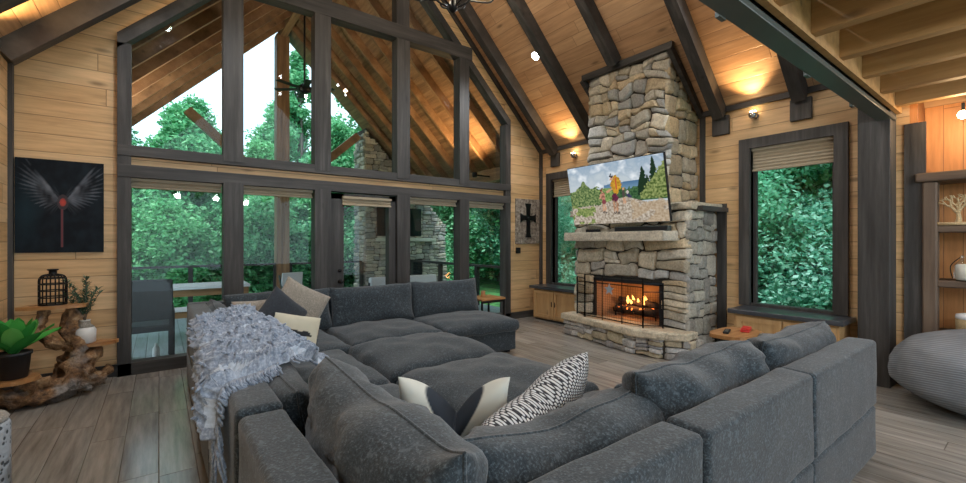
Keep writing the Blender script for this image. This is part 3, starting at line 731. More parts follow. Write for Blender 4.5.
def softbox(bm, x0, x1, y0, y1, z0, z1, r=.03, crown=0, seed=0, n=14, mat=0, lump=.006):
    """rounded upholstered block with a slightly crowned top"""
    nx = max(4, int((x1-x0)/.07)); ny = max(4, int((y1-y0)/.07)); nz = max(3, int((z1-z0)/.07))
    def coords(a, b, n): return [a+(b-a)*i/n for i in range(n+1)]
    cx, cy, cz = (x0+x1)/2, (y0+y1)/2, (z0+z1)/2; hx, hy, hz = (x1-x0)/2, (y1-y0)/2, (z1-z0)/2
    def warp(v):
        q = v-Vector((cx, cy, cz)); k = Vector((max(-hx+r, min(hx-r, q.x)), max(-hy+r, min(hy-r, q.y)), max(-hz+r, min(hz-r, q.z))))
        d = q-k
        if d.length > 1e-6: q = k+d.normalized()*r if d.length > r*.999 else k+d
        o = Vector((cx, cy, cz))+q
        if crown and q.z > 0: o.z += crown*max(0, 1-(q.x/hx)**4)*max(0, 1-(q.y/hy)**4)
        nn = noise.noise(o*5+Vector((seed, 0, 0)))*lump
        if d.length > 1e-6: o += d.normalized()*nn
        return o
    def tune(a, b, n):
        base = coords(a+r, b-r, n); return [a, a+r*.12, a+r*.4, a+r*.7]+base+[b-r*.7, b-r*.4, b-r*.12, b]
    X, Y, Z = tune(x0, x1, nx), tune(y0, y1, ny), tune(z0, z1, nz); cache = {}
    def V(x, y, z):
        k = (round(x, 5), round(y, 5), round(z, 5))
        if k not in cache: cache[k] = bm.verts.new(warp(Vector((x, y, z))))
        return cache[k]
    def sheet(P, Q, f, flip):
        for i in range(len(P)-1):
            for j in range(len(Q)-1):
                vs = [f(P[i], Q[j]), f(P[i+1], Q[j]), f(P[i+1], Q[j+1]), f(P[i], Q[j+1])]
                fc = bm.faces.new(vs[::-1] if flip else vs); fc.smooth = True; fc.material_index = mat
    sheet(X, Y, lambda a, b: V(a, b, z1), False); sheet(X, Y, lambda a, b: V(a, b, z0), True)
    sheet(X, Z, lambda a, b: V(a, y0, b), False); sheet(X, Z, lambda a, b: V(a, y1, b), True)
    sheet(Y, Z, lambda a, b: V(x0, a, b), True); sheet(Y, Z, lambda a, b: V(x1, a, b), False)
    return bm
sofa = thing('sectional_sofa', 'large charcoal U-shaped sectional sofa filling the middle of the room', 'sofa', (0, 0, 0))
def spart(name, bm, mat='sofa'): return obj(name, bm, mat, sofa)
SX0, SX1, BX = .24, 3.95, .41
nearseg = [(SX0, 1.525), (1.55, 2.665), (2.675, SX1)]
for i, (a, b) in enumerate(nearseg):
    spart('backrest', softbox(B(), a, b, .73, .90, .375, .83-.004*i, .028, seed=i))
    spart('base', softbox(B(), a, b, .735, 1.93, .04, .37, .02, seed=i+4))
leftseg = [(.915, 1.88), (1.895, 3.02), (3.03, 4.25), (4.26, 5.45)]
for i, (a, b) in enumerate(leftseg):
    spart('backrest', softbox(B(), SX0-.005*(i > 0), BX, a, b, .375, .83 if i == 0 else .845, .028, seed=i+9))
    spart('base', softbox(B(), SX0-.005, 1.42, max(a, 1.935), max(b, 1.96), .04, .37, .02, seed=i+14)) if i > 0 else None
farseg = [(.24, 1.60), (1.61, 2.74), (2.75, 3.88)]
for i, (a, b) in enumerate(farseg):
    spart('backrest', softbox(B(), a, b, 5.46, 5.64, .375, .84, .03, seed=i+19))
    if i > 0: spart('base', softbox(B(), a, b, 4.40, 5.64, .04, .37, .02, seed=i+24))
    else: spart('base', softbox(B(), a, b, 5.455, 5.64, .04, .37, .02, seed=i+24))
def seat(x0, x1, y0, y1, s, cr=.05):
    spart('seat_cushion', softbox(B(), x0, x1, y0, y1, .30, .445, .06, cr, seed=s, lump=.022))
seat(.42, 1.50, .92, 1.93, 1); seat(1.52, 2.66, .92, 1.98, 2); seat(2.68, 3.97, .92, 1.98, 3)
seat(.42, 1.44, 1.94, 3.02, 4); seat(.42, 1.44, 3.04, 4.22, 5); seat(.42, 1.58, 4.24, 5.44, 6)
seat(1.60, 2.73, 4.36, 5.44, 7); seat(2.75, 3.92, 4.34, 5.44, 8)
for x in (.35, 3.85):
    for y in (.85, 1.8): spart('foot', box(B(), x-.03, x+.03, y-.03, y+.03, 0, .05), 'black_matt')
for x in (3.8, 1.7):
    for y in (4.5, 5.5): spart('foot', box(B(), x-.03, x+.03, y-.03, y+.03, 0, .05), 'black_matt')
for y in (3.0, 5.5): spart('foot', box(B(), .28, .34, y-.03, y+.03, 0, .05), 'black_matt')
def bcush(w, h, t, loc, rz, lean, seed, amp=.035, **k):
    bm, rim = cushion(w, h, t, .42, seed, amp, flange=1, **k)
    R = Matrix.Rotation(-lean, 4, 'X')
    o = obj('back_cushion', bm, 'sofa', sofa); o.location = loc; o.rotation_euler = (-lean, 0, rz)
    pb = B(); tube(pb, rim+[rim[0]], .006, 5, cap=False); obj('piping', pb, 'sofa', o, True)
    return o
# far row (lean away from the camera, against the gable side)
for i, (x, s) in enumerate(((1.13, 1), (2.245, 2), (3.345, 3))):
    bcush(1.13, .50, .22, (x, 5.28, .44), 0, math.radians(14), s, sag=.0, cr=.03)
# left side cushions, seen from above and behind
bcush(1.02, .46, .22, (.56, 4.88, .45), PI/2, math.radians(16), 5, chop=.05)
bcush(1.10, .40, .22, (.56, 3.65, .45), PI/2, math.radians(16), 6)
bcush(1.06, .42, .24, (.57, 2.50, .45), PI/2, math.radians(14), 7)
bcush(1.12, .54, .34, (.59, 1.44, .42), PI/2, math.radians(-3), 8, amp=.06, cr=.10, nx=34, ny=26)
# near side cushions
bcush(1.04, .48, .36, (1.24, 1.09, .42), PI, math.radians(1), 11, amp=.06, sag=.05, cr=.11, nx=34, ny=26)
bcush(1.12, .52, .34, (2.14, 1.10, .43), PI, math.radians(6), 12, amp=.07, cr=.11, nx=34, ny=26)
bcush(1.10, .50, .28, (3.26, 1.09, .44), PI, math.radians(12), 13, amp=.05, cr=.08, nx=30, ny=24)
# ottomans
for l, x0, x1, y0, y1, s in (('charcoal square ottoman touching the far row of sofa seats', 1.50, 2.66, 3.19, 4.33, 31), ('charcoal square ottoman nearer the camera, behind the patterned cushions', 1.48, 2.64, 2.02, 3.16, 32)):
    t = thing('ottoman', l, 'ottoman', ((x0+x1)/2, (y0+y1)/2, 0), 0, 'ottomans filling the sofa pit')
    hx, hy = (x1-x0)/2, (y1-y0)/2
    obj('base', softbox(B(), -hx+.02, hx-.02, -hy+.02, hy-.02, .04, .34, .025, seed=s), 'sofa', t)
    obj('cushion', softbox(B(), -hx, hx, -hy, hy, .30, .44, .065, .085, seed=s, lump=.03), 'sofa', t)
    for a in (-1, 1):
        for b in (-1, 1): obj('foot', box(B(), a*(hx-.1)-.025, a*(hx-.1)+.025, b*(hy-.1)-.025, b*(hy-.1)+.025, 0, .05), 'black_matt', t)

# throw pillows
def pillow(name, label, w, h, t, loc, rot, mat, seed, fn=None, **k):
    bm, rim = cushion(w, h, t, .5, seed, .012, cr=.012, **k)
    if fn:
        lay = bm.loops.layers.float_color.new('Col')
        for f in bm.faces:
            for l in f.loops: l[lay] = (*fn(l.vert.co.x/w+.5, l.vert.co.z/h), 1)
    o = obj(name, bm, mat); tag(o, label, 'pillow'); place(o, loc, rot)
    return o
def butterfly(u, v):
    x = abs(u-.5); wht = (.66, .68, .62); nv = (.035, .045, .06)
    c = mixc(nv, wht, (x-.30*(v-.30)/.6)/.012+.5) if v > .30 else wht
    return mixc(c, wht, (v-.91)/.012) if -.02 < u-.5 < .10 else c
def bear(u, v):
    cr = (.60, .58, .46); bl = (.03, .035, .04); nv = (.035, .05, .06)
    if abs(u-.5) > .46 or abs(v-.5) > .47: return nv
    body = ell(u, v, .45, .36, .24, .12) or ell(u, v, .70, .40, .10, .08) or ell(u, v, .78, .36, .06, .04)
    legs = any(abs(u-c) < .045 and .14 < v < .36 for c in (.28, .38, .55, .63))
    return bl if (body or legs) else cr
D = math.radians
pillow('throw_pillow', 'white and navy pillow with a dented top in the near sofa corner', .50, .46, .17, (1.12, 1.70, .47), (D(-14), 0, D(143)), 'printcl', 3, butterfly, chop=.20, nx=90, ny=80)
pillow('throw_pillow', 'long black and white woven pillow leaning on the near sofa cushion', .84, .42, .20, (1.33, 1.47, .50), (D(-22), D(9), D(194)), 'weave', 4, chop=.03, nx=36, ny=24)
pillow('throw_pillow', 'speckled beige pillow standing on its corner against the far sofa back', .52, .52, .16, (1.08, 4.90, .56), (D(-16), D(30), D(-8)), 'tan', 5)
pillow('throw_pillow', 'dark grey-blue pillow behind the bear pillow', .46, .46, .13, (.86, 4.72, .56), (D(-16), D(42), D(6)), 'navy', 6)
pillow('throw_pillow', 'second speckled beige pillow, partly hidden behind the dark one', .46, .42, .14, (.84, 5.00, .48), (D(-16), D(0), D(12)), 'tan', 8)
pillow('throw_pillow', 'cream pillow with a black bear figure beside the throw', .46, .34, .13, (1.02, 4.42, .47), (D(-28), D(12), D(-14)), 'printcl', 7, bear, nx=60, ny=50)

# fringed throw over the left back
def throw():
    bm = B(); NS, NTt = 110, 220
    path = spline([(.195, .50), (.20, .66), (.205, .79), (.235, .855), (.33, .860), (.43, .865), (.52, .875), (.62, .86), (.74, .76), (.88, .64), (1.0, .56)], 4)
    path = [Vector((p[0], p[1])) for p in [(q.x, q.y) for q in [Vector((a.x, a.y, 0)) for a in [Vector((p.x, p.y, 0)) for p in path]]]]
    L = len(path)-1; grid = []
    def P(s, t):
        # t 0 near .. 1 far
        s0 = .20+.08*t+.05*noise.noise(Vector((t*6, 1, 0))) - .12*max(0, 1-t/.12)
        s1 = .93-.30*abs(t-.32)-.15*max(0, t-.55)+.05*noise.noise(Vector((t*5, 2, 0)))
        if t < .2: s1 -= .22*(1-t/.2)
        ss = max(0, s0+(s1-s0)*s)*L; i = min(L-1, int(ss)); p = path[i].lerp(path[i+1], ss-i)
        n = (path[i+1]-path[i]).normalized(); n = Vector((-n.y, n.x))
        y = 2.16+2.05*t+.30*(s-.3)+.05*noise.noise(Vector((s*4, t*4, 3)))
        rib = math.sin(t*2*PI*9+s*1.5+2.2*noise.noise(Vector((s*3, t*5, 9))))
        fz = noise.noise(Vector((s*34, t*80, 5)))*.020+noise.noise(Vector((s*80, t*160, 6)))*.014
        h = .048+.046*rib*(.7+.5*noise.noise(Vector((s*7, t*14, 2))))+fz*(.5+.5*max(0, rib))
        if s < .02 or s > .98 or t < .01 or t > .99: h = .004
        return Vector((p.x+n.x*h, y+.012*noise.noise(Vector((s*20, t*30, 1))), p.y+n.y*h))
    for j in range(NTt+1): grid.append([bm.verts.new(P(i/NS, j/NTt)) for i in range(NS+1)])
    for j in range(NTt):
        for i in range(NS):
            f = bm.faces.new((grid[j][i], grid[j+1][i], grid[j+1][i+1], grid[j][i+1])); f.smooth = True
            t_, s_ = j/NTt, i/NS; f.material_index = 0 if math.sin(t_*2*PI*9+s_*1.5+2.2*noise.noise(Vector((s_*3, t_*5, 9))))+.5*noise.noise(Vector((s_*30, t_*60, 1))) > -.15 else 1
    fr = B(); rnd = random.Random(9)
    for k in range(520):
        if k < 240: s, t_ = 0, rnd.random(); dirv = Vector((-.01, rnd.uniform(-.05, .05), -.11))
        elif k < 350: s, t_ = 1, rnd.random(); dirv = Vector((.07, rnd.uniform(-.05, .05), -.05))
        else: s, t_ = rnd.random()*.9, 0; dirv = Vector((.01, -.055, -.07 if s < .15 else -.03))
        p = P(s, t_)+Vector((0, 0, .012)); w_ = Vector((rnd.uniform(-.015, .0), rnd.uniform(-.03, .03), 0)); k_ = rnd.uniform(.6, 1.3)
        if t_ < .1 and s < .1: dirv *= 1.5
        tube(fr, [p, p+dirv*.4*k_+w_, p+dirv*k_], [.0055, .006, .005], 5)
    for k in range(420):   # shaggy tufts along the ribs
        s, t_ = rnd.random(), rnd.uniform(.02, .98)
        if math.sin(t_*2*PI*9+s*1.5+2.2*noise.noise(Vector((s*3, t_*5, 9)))) < .45: continue
        p = P(s, t_); d = Vector((rnd.uniform(-.03, .02), rnd.uniform(-.035, .02), rnd.uniform(-.01, .02)))
        tube(fr, [p-Vector((0, 0, .004)), p+d*.6+Vector((0, 0, .004)), p+d*1.3], [.008, .008, .005], 5)
    o = obj('throw_blanket', bm, ['throw', 'throw_pale']); tag(o, 'shaggy pale grey throw blanket draped over the left sofa back', 'blanket')
    obj('fringe', fr, 'throw', o, True)['kind'] = 'stuff'
throw()

# ------------------------------------------------------------------ wall pieces
t = thing('wall_cross', 'dark metal cross mounted on a pale bark board by the corner', 'cross', (5.84, GY-.03, 1.46))
bm = B(); box(bm, -.32, .32, 0, .029, 0, .88, .01)
for v in bm.verts: v.co += Vector((.018*noise.noise(v.co*8), 0, .018*noise.noise(v.co*8+Vector((4, 0, 0)))))
def barkboard():
    q = NT('bark_board'); o = q.obj(); f = q.noise(o, 16, 5, .7); q.col(q.ramp(f, [(.35, (.10, .08, .06)), (.5, (.28, .23, .18)), (.68, (.50, .45, .38))])); q.b.inputs['Roughness'].default_value = .9; q.bump(f, .9, .02); return q.m
M['barkb'] = barkboard(); obj('board', bm, 'barkb', t)
bm = B()
prism(bm, [(-.07, .12), (.07, .12), (.05, .2), (.045, .46), (.14, .455), (.20, .42), (.20, .59), (.14, .555), (.045, .55), (.05, .70), (.075, .79), (-.075, .79), (-.05, .70), (-.045, .55), (-.14, .555), (-.20, .59), (-.20, .42), (-.14, .455), (-.045, .46), (-.05, .2)], -.022, -.001)
sph(bm, (0, -.02, .5), .03, 12, 8); obj('cross', bm, 'black', t)
t = thing('thermostat', 'small black wall control below the cross', 'thermostat', (5.60, GY-.018, 1.27))
obj('plate', box(B(), -.06, .06, 0, .017, 0, .11, .006), 'black', t); obj('dial', box(B(), -.03, .03, -.006, 0, .03, .08, .002), 'black_matt', t)

# window benches with cabinets
for l, y0, y1 in (('pale wood window bench with dark top, right of the fireplace', 1.35, 2.47), ('pale wood window bench with dark top, between corner and fireplace', 4.98, 6.12)):
    t = thing('window_bench', l, 'bench', (6.0, (y0+y1)/2, 0), 0, 'window benches beside the fireplace'); h = (y1-y0)/2
    obj('carcass', box(B(), -.18, .22, -h+.03, h-.03, .04, .60), 'cab', t)
    obj('plinth', box(B(), -.15, .22, -h+.05, h-.05, 0, .04), 'dark_y', t)
    obj('bench_top', box(B(), -.25, .225, -h-.02, h+.02, .60, .655, .008), 'benchtop', t)
    for k in range(2):
        a = -h+.05+k*(h-.05); b = a+h-.07; dm = B()
        box(dm, -.205, -.181, a, a+.06, .07, .57); box(dm, -.205, -.181, b-.06, b, .07, .57); box(dm, -.205, -.181, a+.06, b-.06, .07, .13); box(dm, -.205, -.181, a+.06, b-.06, .51, .57); box(dm, -.190, -.181, a+.06, b-.06, .13, .51)
        do = obj('door', dm, 'cab', t)
        hy_ = b-.03 if k == 0 else a+.03
        obj('handle', bar(B(), (-.215, hy_, .29), (-.215, hy_, .38), .012), 'black', do)

# eyeball uplights on the walls
def sconce(x, y, z, s, label):
    t = thing('wall_uplight', label, 'wall lamp', (x, y, z), 0 if s > 0 else PI, 'eyeball uplights along the eaves')
    b = lathe(B(), [(.045, 0), (.045, .012), (.02, .02), (.02, .05)], 20); obj('wall_plate', xf(b, Matrix.Rotation(-PI/2, 4, 'Y')), 'chrome', t, True)
    obj('globe', sph(B(), (-.075, 0, 0), .05, 18, 12), 'chrome', t, True)
    obj('lens', lathe(B(), [(.034, 0), (.034, .008)], 16, (-.075, 0, .044)), 'warmglow', t)
    lamp('SPOT', (x-s*.12, y, z+.075), 95, WARM, .025, 100, (x-s*.42, y, z+.46), 1.0)
sconce(XR, 2.35, 3.14, 1, 'chrome eyeball uplight on the wall above the right-hand window')
sconce(XR, 5.38, 3.10, 1, 'chrome eyeball uplight just left of the chimney')
sconce(XL, 5.38, 3.10, -1, 'chrome eyeball uplight on the left wall')

# recessed ceiling lamps; those out of view are added as fill
def canlight(x, y, label, en=60):
    s = 1 if x > XM else -1; z = roofz(x)
    t = thing('ceiling_spotlight', label, 'ceiling light', (x, y, z-.004)); t.rotation_euler = (0, s*PI/4, 0)
    obj('ring', lathe(B(), [(.085, -.012), (.085, 0)], 24), 'white', t, True); obj('lens', lathe(B(), [(.065, -.02), (.065, -.011)], 24), 'glow', t, True)
    n = Vector((-s, 0, -1)).normalized(); p = Vector((x, y, z))+n*.05
    lamp('SPOT', p, en, WHITE, .06, 150, p+Vector((-s*.35, 0, -1)), .8)
canlight(4.98, 5.16, 'bright round spotlight in the sloping ceiling left of the chimney', 170)
canlight(.05, 5.16, 'added round fill spotlight in the left ceiling slope, nearest the gable', 120)
canlight(.05, 2.2, 'added round fill spotlight in the left ceiling slope, nearer the loft', 120)
canlight(4.98, 2.2, 'added round fill spotlight in the ceiling right of the chimney', 100)

# fan chandelier on the ridge
CX, CY = 2.40, 3.70
t = thing('chandelier', 'black metal fan chandelier with candle lamps hanging from the ridge', 'chandelier', (CX, CY, 0))
obj('down_rod', tube(B(), [(0.1, 0, APEX-.3), (0, 0, 6.0), (0, 0, 4.7)], .018, 10), 'black', t, True)
obj('motor', lathe(B(), [(.05, 4.5), (.14, 4.55), (.16, 4.64), (.14, 4.74), (.04, 4.8)], 24), 'black', t, True)
for k in range(5):
    a = k*2*PI/5+.3; b = B(); box(b, .16, .62, -.06, .06, 4.63, 4.64, .003); xf(b, Matrix.Rotation(a, 4, 'Z')); obj('blade', b, 'black', t)
rb = B(); R_ = .72; tube(rb, [(R_*math.cos(2*PI*k/32), R_*math.sin(2*PI*k/32), 4.42) for k in range(33)], .012, 6, cap=False); obj('ring', rb, 'black', t, True)
for k in range(8):
    a = k*PI/4+.2; c_, s_ = math.cos(a), math.sin(a)
    pr = spline([(.72*c_, .72*s_, 4.42), (.60*c_, .60*s_, 4.20), (.24*c_, .24*s_, 4.06), (.16*c_, .16*s_, 3.96), (.05*c_, .05*s_, 3.90), (.02*c_, .02*s_, 3.89)], 5)
    ar = obj('arm', tube(B(), pr, .010, 6), 'black', t, True)
    obj('cup', lathe(B(), [(.02, 4.42), (.03, 4.44), (.018, 4.46), (.018, 4.52)], 10, (.72*c_, .72*s_, 0)), 'black', ar, True)
    obj('bulb', sph(B(), (.72*c_, .72*s_, 4.555), .03, 10, 8, (1, 1, 1.3)), 'glow', ar, True)
    if k % 2 == 0: lamp('POINT', (CX+.72*c_, CY+.72*s_, 4.64), 26, SOFT, .04)
obj('finial', lathe(B(), [(.012, 3.84), (.045, 3.87), (.052, 3.90), (.03, 3.93), (.02, 4.1), (.02, 4.5)], 18), 'black', t, True)

# small lamps behind the camera, under the loft
for i, (x, y, l) in enumerate(((.4, -1.4, 'behind the near sofa corner, nearest the left wall'), (1.3, -1.6, 'behind the camera, second from the left wall'), (2.2, -2.6, 'deep under the loft near its middle'), (3.9, -1.5, 'behind the right end of the sofa'), (5.0, -.9, 'near the bean bag'))):
    t = thing('puck_light', 'small round lamp under the loft, '+l, 'ceiling light', (x, y, 2.86), 0, 'puck lights under the loft')
    obj('housing', lathe(B(), [(.05, -.03), (.06, 0)], 20), 'white', t, True)
    obj('lens', lathe(B(), [(.042, -.036), (.042, -.029)], 20), 'glow', t, True)
    lamp('POINT', (x, y, 2.72), 45, WHITE, .08)

# ------------------------------------------------------------------ side tables and what stands on them
t = thing('side_table', 'small square side table, reddish wood top on black legs, by the far sofa end', 'table', (4.24, 5.56, 0))
obj('tabletop', box(B(), -.24, .24, -.22, .22, .57, .60, .004), 'slab', t)
for a in (-1, 1):
    for b in (-1, 1): obj('leg', bar(B(), (a*.22, b*.20, 0), (a*.22, b*.20, .57), .025), 'black', t)
obj('apron', box(box(B(), -.22, .22, -.21, -.19, .53, .57), -.22, .22, .19, .21, .53, .57), 'black', t)
t = thing('jar_candle', 'small amber glass candle on the side table at the far sofa end', 'candle', (4.22, 5.60, .60))
obj('jar', lathe(B(), [(.035, 0), (.038, .01), (.038, .09), (.033, .095)], 18), 'slab', t, True)
t = thing('side_table', 'live-edge slab side table with dark metal base, in front of the right bench', 'table', (4.53, 1.88, 0))
bm = B(); pts = []
for k in range(26):
    a = 2*PI*k/26; r = 1+.08*noise.noise(Vector((math.cos(a)*2, math.sin(a)*2, 3))); pts.append((.28*r*math.copysign(abs(math.cos(a))**.5, math.cos(a)), .18*r*math.copysign(abs(math.sin(a))**.7, math.sin(a))))
prism(bm, pts, .575, .61, 'z'); obj('tabletop', bm, 'slab', t)
bm = B(); box(bm, -.23, .23, -.12, .12, .555, .575); obj('under_plate', bm, 'black', t)
for a in (-1, 1):
    for b in (-1, 1): obj('leg', bar(B(), (a*.21, b*.12, 0), (a*.20, b*.10, .56), .022), 'black', t)
t = thing('remote_control', 'black remote control on the slab side table', 'remote control', (4.45, 1.93, .61), .3)
obj('body', box(B(), -.10, .10, -.025, .025, 0, .018, .005), 'black_matt', t); obj('buttons', box(B(), -.07, .07, -.014, .014, .018, .020), 'steel', t)
t = thing('red_case', 'small red case on the slab side table beside the remote', 'case', (4.66, 1.84, .61), .25)
obj('lower_shell', box(B(), -.095, .095, -.04, .04, 0, .022, .008), 'red', t); obj('lid', box(B(), -.093, .093, -.038, .038, .023, .036, .008), 'red', t)

# driftwood stand
t = thing('driftwood_stand', 'gnarled driftwood plant stand with three slab ledges under the winged picture', 'plant stand', (-.78, 5.78, 0))
bm = B()
def dr(pts, rs, seed, n=12):
    p = spline([(a+.78-1.56, b-5.78, c) for a, b, c in [(x+.0, y, z) for x, y, z in pts]], 5)
    p = [Vector((q.x+.78, q.y, q.z)) for q in p]
    m = len(p); rr = [rs[0]+(rs[1]-rs[0])*i/(m-1) for i in range(m)]
    p = [Vector((q.x+.78, q.y, q.z)) for q in p]
    tube(bm, p, [r_*(1+.28*noise.noise(Vector((i_*.9, seed*3, 0)))) for i_, r_ in enumerate(rr)], 16, .8, seed)
dr([(-1.15, 5.55, .14), (-1.0, 5.52, .10), (-.80, 5.58, .09), (-.62, 5.70, .14), (-.44, 5.80, .10)], (.065, .045), 1)
dr([(-1.15, 5.72, .05), (-.95, 5.62, .07), (-.72, 5.66, .10), (-.60, 5.75, .22)], (.05, .085), 2)
dr([(-1.0, 5.50, .24), (-.90, 5.58, .20), (-.78, 5.68, .14), (-.66, 5.76, .12)], (.06, .08), 3)
dr([(-.68, 5.76, .10), (-.66, 5.84, .30), (-.64, 5.88, .45), (-.72, 5.90, .62), (-.68, 5.92, .84)], (.095, .055), 4)
dr([(-.62, 5.78, .14), (-.56, 5.86, .30), (-.50, 5.92, .43)], (.08, .035), 5)
dr([(-.70, 5.88, .46), (-.84, 5.86, .52), (-.92, 5.86, .66), (-.88, 5.88, .84)], (.04, .035), 6)
dr([(-.62, 5.70, .10), (-.50, 5.90, .12), (-.42, 6.05, .16)], (.07, .03), 7)
dr([(-.74, 5.80, .12), (-.78, 5.94, .24), (-.72, 5.98, .36), (-.60, 5.95, .44)], (.05, .035), 8)
o = obj('roots', bm, 'drift', t, True)
def ledge(cx, cy, z, w, d, sd, rot=0):
    b = B(); pts = []
    for k in range(30):
        a = 2*PI*k/30; r = 1+.16*noise.noise(Vector((math.cos(a)*2+sd, math.sin(a)*2, sd))); x, y = w*r*math.cos(a), d*r*math.sin(a)
        pts.append((cx+.78+x*math.cos(rot)-y*math.sin(rot), cy-5.78+x*math.sin(rot)+y*math.cos(rot)))
    prism(b, pts, z-.035, z, 'z'); obj('ledge', b, 'slab', t)
ledge(-.82, 5.90, .88, .25, .12, 1); ledge(-.56, 5.94, .47, .22, .10, 2, .1); ledge(-1.02, 5.46, .31, .17, .16, 3)
# cage jar
t = thing('cage_jar', 'black wire cage jar on the top ledge of the driftwood stand', 'jar', (-.83, 5.90, .88))
bm = B()
for zz, r in ((.01, .10), (.075, .10), (.14, .10), (.205, .10), (.262, .095), (.285, .07)):
    tube(bm, [(r*math.cos(2*PI*k/24), r*math.sin(2*PI*k/24), zz) for k in range(25)], .006, 5, cap=False)
for k in range(10):
    a = 2*PI*k/10; tube(bm, spline([(.10*math.cos(a), .10*math.sin(a), .01), (.10*math.cos(a), .10*math.sin(a), .1), (.10*math.cos(a), .10*math.sin(a), .2), (.097*math.cos(a), .097*math.sin(a), .255), (.075*math.cos(a), .075*math.sin(a), .288), (.035*math.cos(a), .035*math.sin(a), .30)], 4), .006, 5)
obj('cage', bm, 'black', t, True)
obj('neck', lathe(B(), [(.045, .295), (.03, .305), (.03, .335), (.043, .34), (.043, .35), (.03, .352)], 18), 'black', t, True)
obj('base_plate', lathe(B(), [(.105, 0), (.105, .008)], 20), 'black', t)
# jug with olive sprigs
t = thing('potted_sprigs', 'two-tone white and tan jug holding grey-green leafy sprigs', 'plant', (-.60, 5.92, .47))
jg = obj('jug', lathe(B(), [(.07, 0), (.085, .01), (.088, .13), (.07, .165), (.04, .19), (.038, .225), (.046, .235), (.03, .232)], 24), 'white', t, True)
obj('handle', tube(B(), spline([(-.04, 0, .215), (-.085, 0, .215), (-.095, 0, .18), (-.07, 0, .15)], 5), .009, 8), 'tan', jg, True)
obj('neck_band', lathe(B(), [(.074, .163), (.045, .19), (.041, .222), (.044, .225)], 24), 'tan', jg, True)
lv = B(); st = B(); rnd = random.Random(3)
def leaf(bm, p, d, L, W, up=Vector((0, 0, 1))):
    d = d.normalized(); s = d.cross(up+Vector((.1, .2, 0))).normalized(); m = p+d*L*.5
    a, b, c, e = bm.verts.new(p), bm.verts.new(m+s*W/2), bm.verts.new(p+d*L), bm.verts.new(m-s*W/2); bm.faces.new((a, b, c, e))
for k in range(15):
    a = rnd.uniform(0, 2*PI); sp = rnd.uniform(.05, .19); H = rnd.uniform(.22, .46)
    pts = spline([(0, 0, .2), (sp*.3*math.cos(a), sp*.3*math.sin(a), .2+H*.5), (sp*math.cos(a), sp*.7*math.sin(a), .2+H)], 8); tube(st, pts, .002, 4)
    for p in pts[5:]:
        for q in range(4): leaf(lv, p, Vector((rnd.uniform(-1, 1), rnd.uniform(-1, 1), rnd.uniform(.1, 1))), rnd.uniform(.04, .065), .013)
obj('stems', st, 'bark', t); obj('leaves', lv, 'olive', t)
# agave
t = thing('potted_agave', 'bright green broad-leaved plant in a black pot on the low driftwood ledge', 'plant', (-1.01, 5.45, .31))
pt = obj('pot', lathe(B(), [(.082, 0), (.088, .005), (.108, .20), (.118, .202), (.118, .228), (.105, .228), (.10, .21)], 28), 'pot', t, True)
ag = B(); rnd = random.Random(12)
for k in range(17):
    a = k*2.4+.6; el = .62+.8*(k/17); L = .37-.004*k; w_ = .068; rows = []
    for i in range(9):
        s = i/8; r = L*s*math.cos(el)*(1+.1*s); z = .2+L*s*math.sin(el)-.05*s*s*(1-k/17); wd = w_*(math.sin(PI*min(1, s*.82+.12))**.7)*(1 if s < 1 else .05)
        c_, s_ = math.cos(a), math.sin(a)
        rows.append([Vector((r*c_-wd*s_*q, r*s_+wd*c_*q, z+.022*abs(q))) for q in (-1, -.5, 0, .5, 1)])
    vs = [[ag.verts.new(p) for p in row] for row in rows]
    for i in range(8):
        for j in range(4): ag.faces.new((vs[i][j], vs[i][j+1], vs[i+1][j+1], vs[i+1][j])).smooth = True
# keep the leaves clear of the wall
for v in ag.verts:
    if v.co.x < -.17: v.co.x = -.17+(v.co.x+.17)*.08
obj('leaves', ag, 'agave', t)
# speckled stool at the left edge
def stoolmat():
    q = NT('hammered_speckle'); v = q.n('ShaderNodeTexVoronoi'); v.inputs['Scale'].default_value = 34; q.l(q.obj(), v.inputs['Vector'])
    q.col(q.ramp(v.outputs['Distance'], [(.3, (.06, .07, .08)), (.42, (.42, .46, .50))])); q.b.inputs['Roughness'].default_value = .6; q.bump(v.outputs['Distance'], .6); return q.m
M['speck'] = stoolmat()
t = thing('drum_stool', 'speckled grey drum stool at the left edge of the picture', 'stool', (-.835, 3.47, 0))
obj('drum', lathe(B(), [(.17, 0), (.18, .02), (.18, .50), (.17, .52)], 32), 'speck', t, True); obj('top', lathe(B(), [(.17, .52), (.175, .535), (.165, .55)], 32), 'tan', t, True)

# beanbag
bm = B(); bmesh.ops.create_icosphere(bm, subdivisions=5, radius=1)
for v in bm.verts:
    p = v.co.copy(); z = p.z; r = math.hypot(p.x, p.y)
    lump = 1+.05*noise.noise(p*1.6+Vector((3, 1, 0)))+.018*noise.noise(p*5)
    zz = .33+.38*z*(1 if z > 0 else .9)
    zz = max(0.0, zz); k = .64 if z > -.3 else .64*(1-.32*((-z-.3)/.7)**1.5)
    ex = ((1-min(1, abs(z))**2.5)**(1/2.5))/max(.05, r) if r > 1e-4 else 0
    v.co = Vector((p.x*ex*k*lump, p.y*ex*k*lump, zz+(.03*noise.noise(p*2) if z > 0 else 0)))
o = obj('bean_bag', bm, 'cord', None, True); tag(o, 'large round grey corduroy bean bag by the shelves', 'bean bag'); o.location = (5.70, .32, 0)

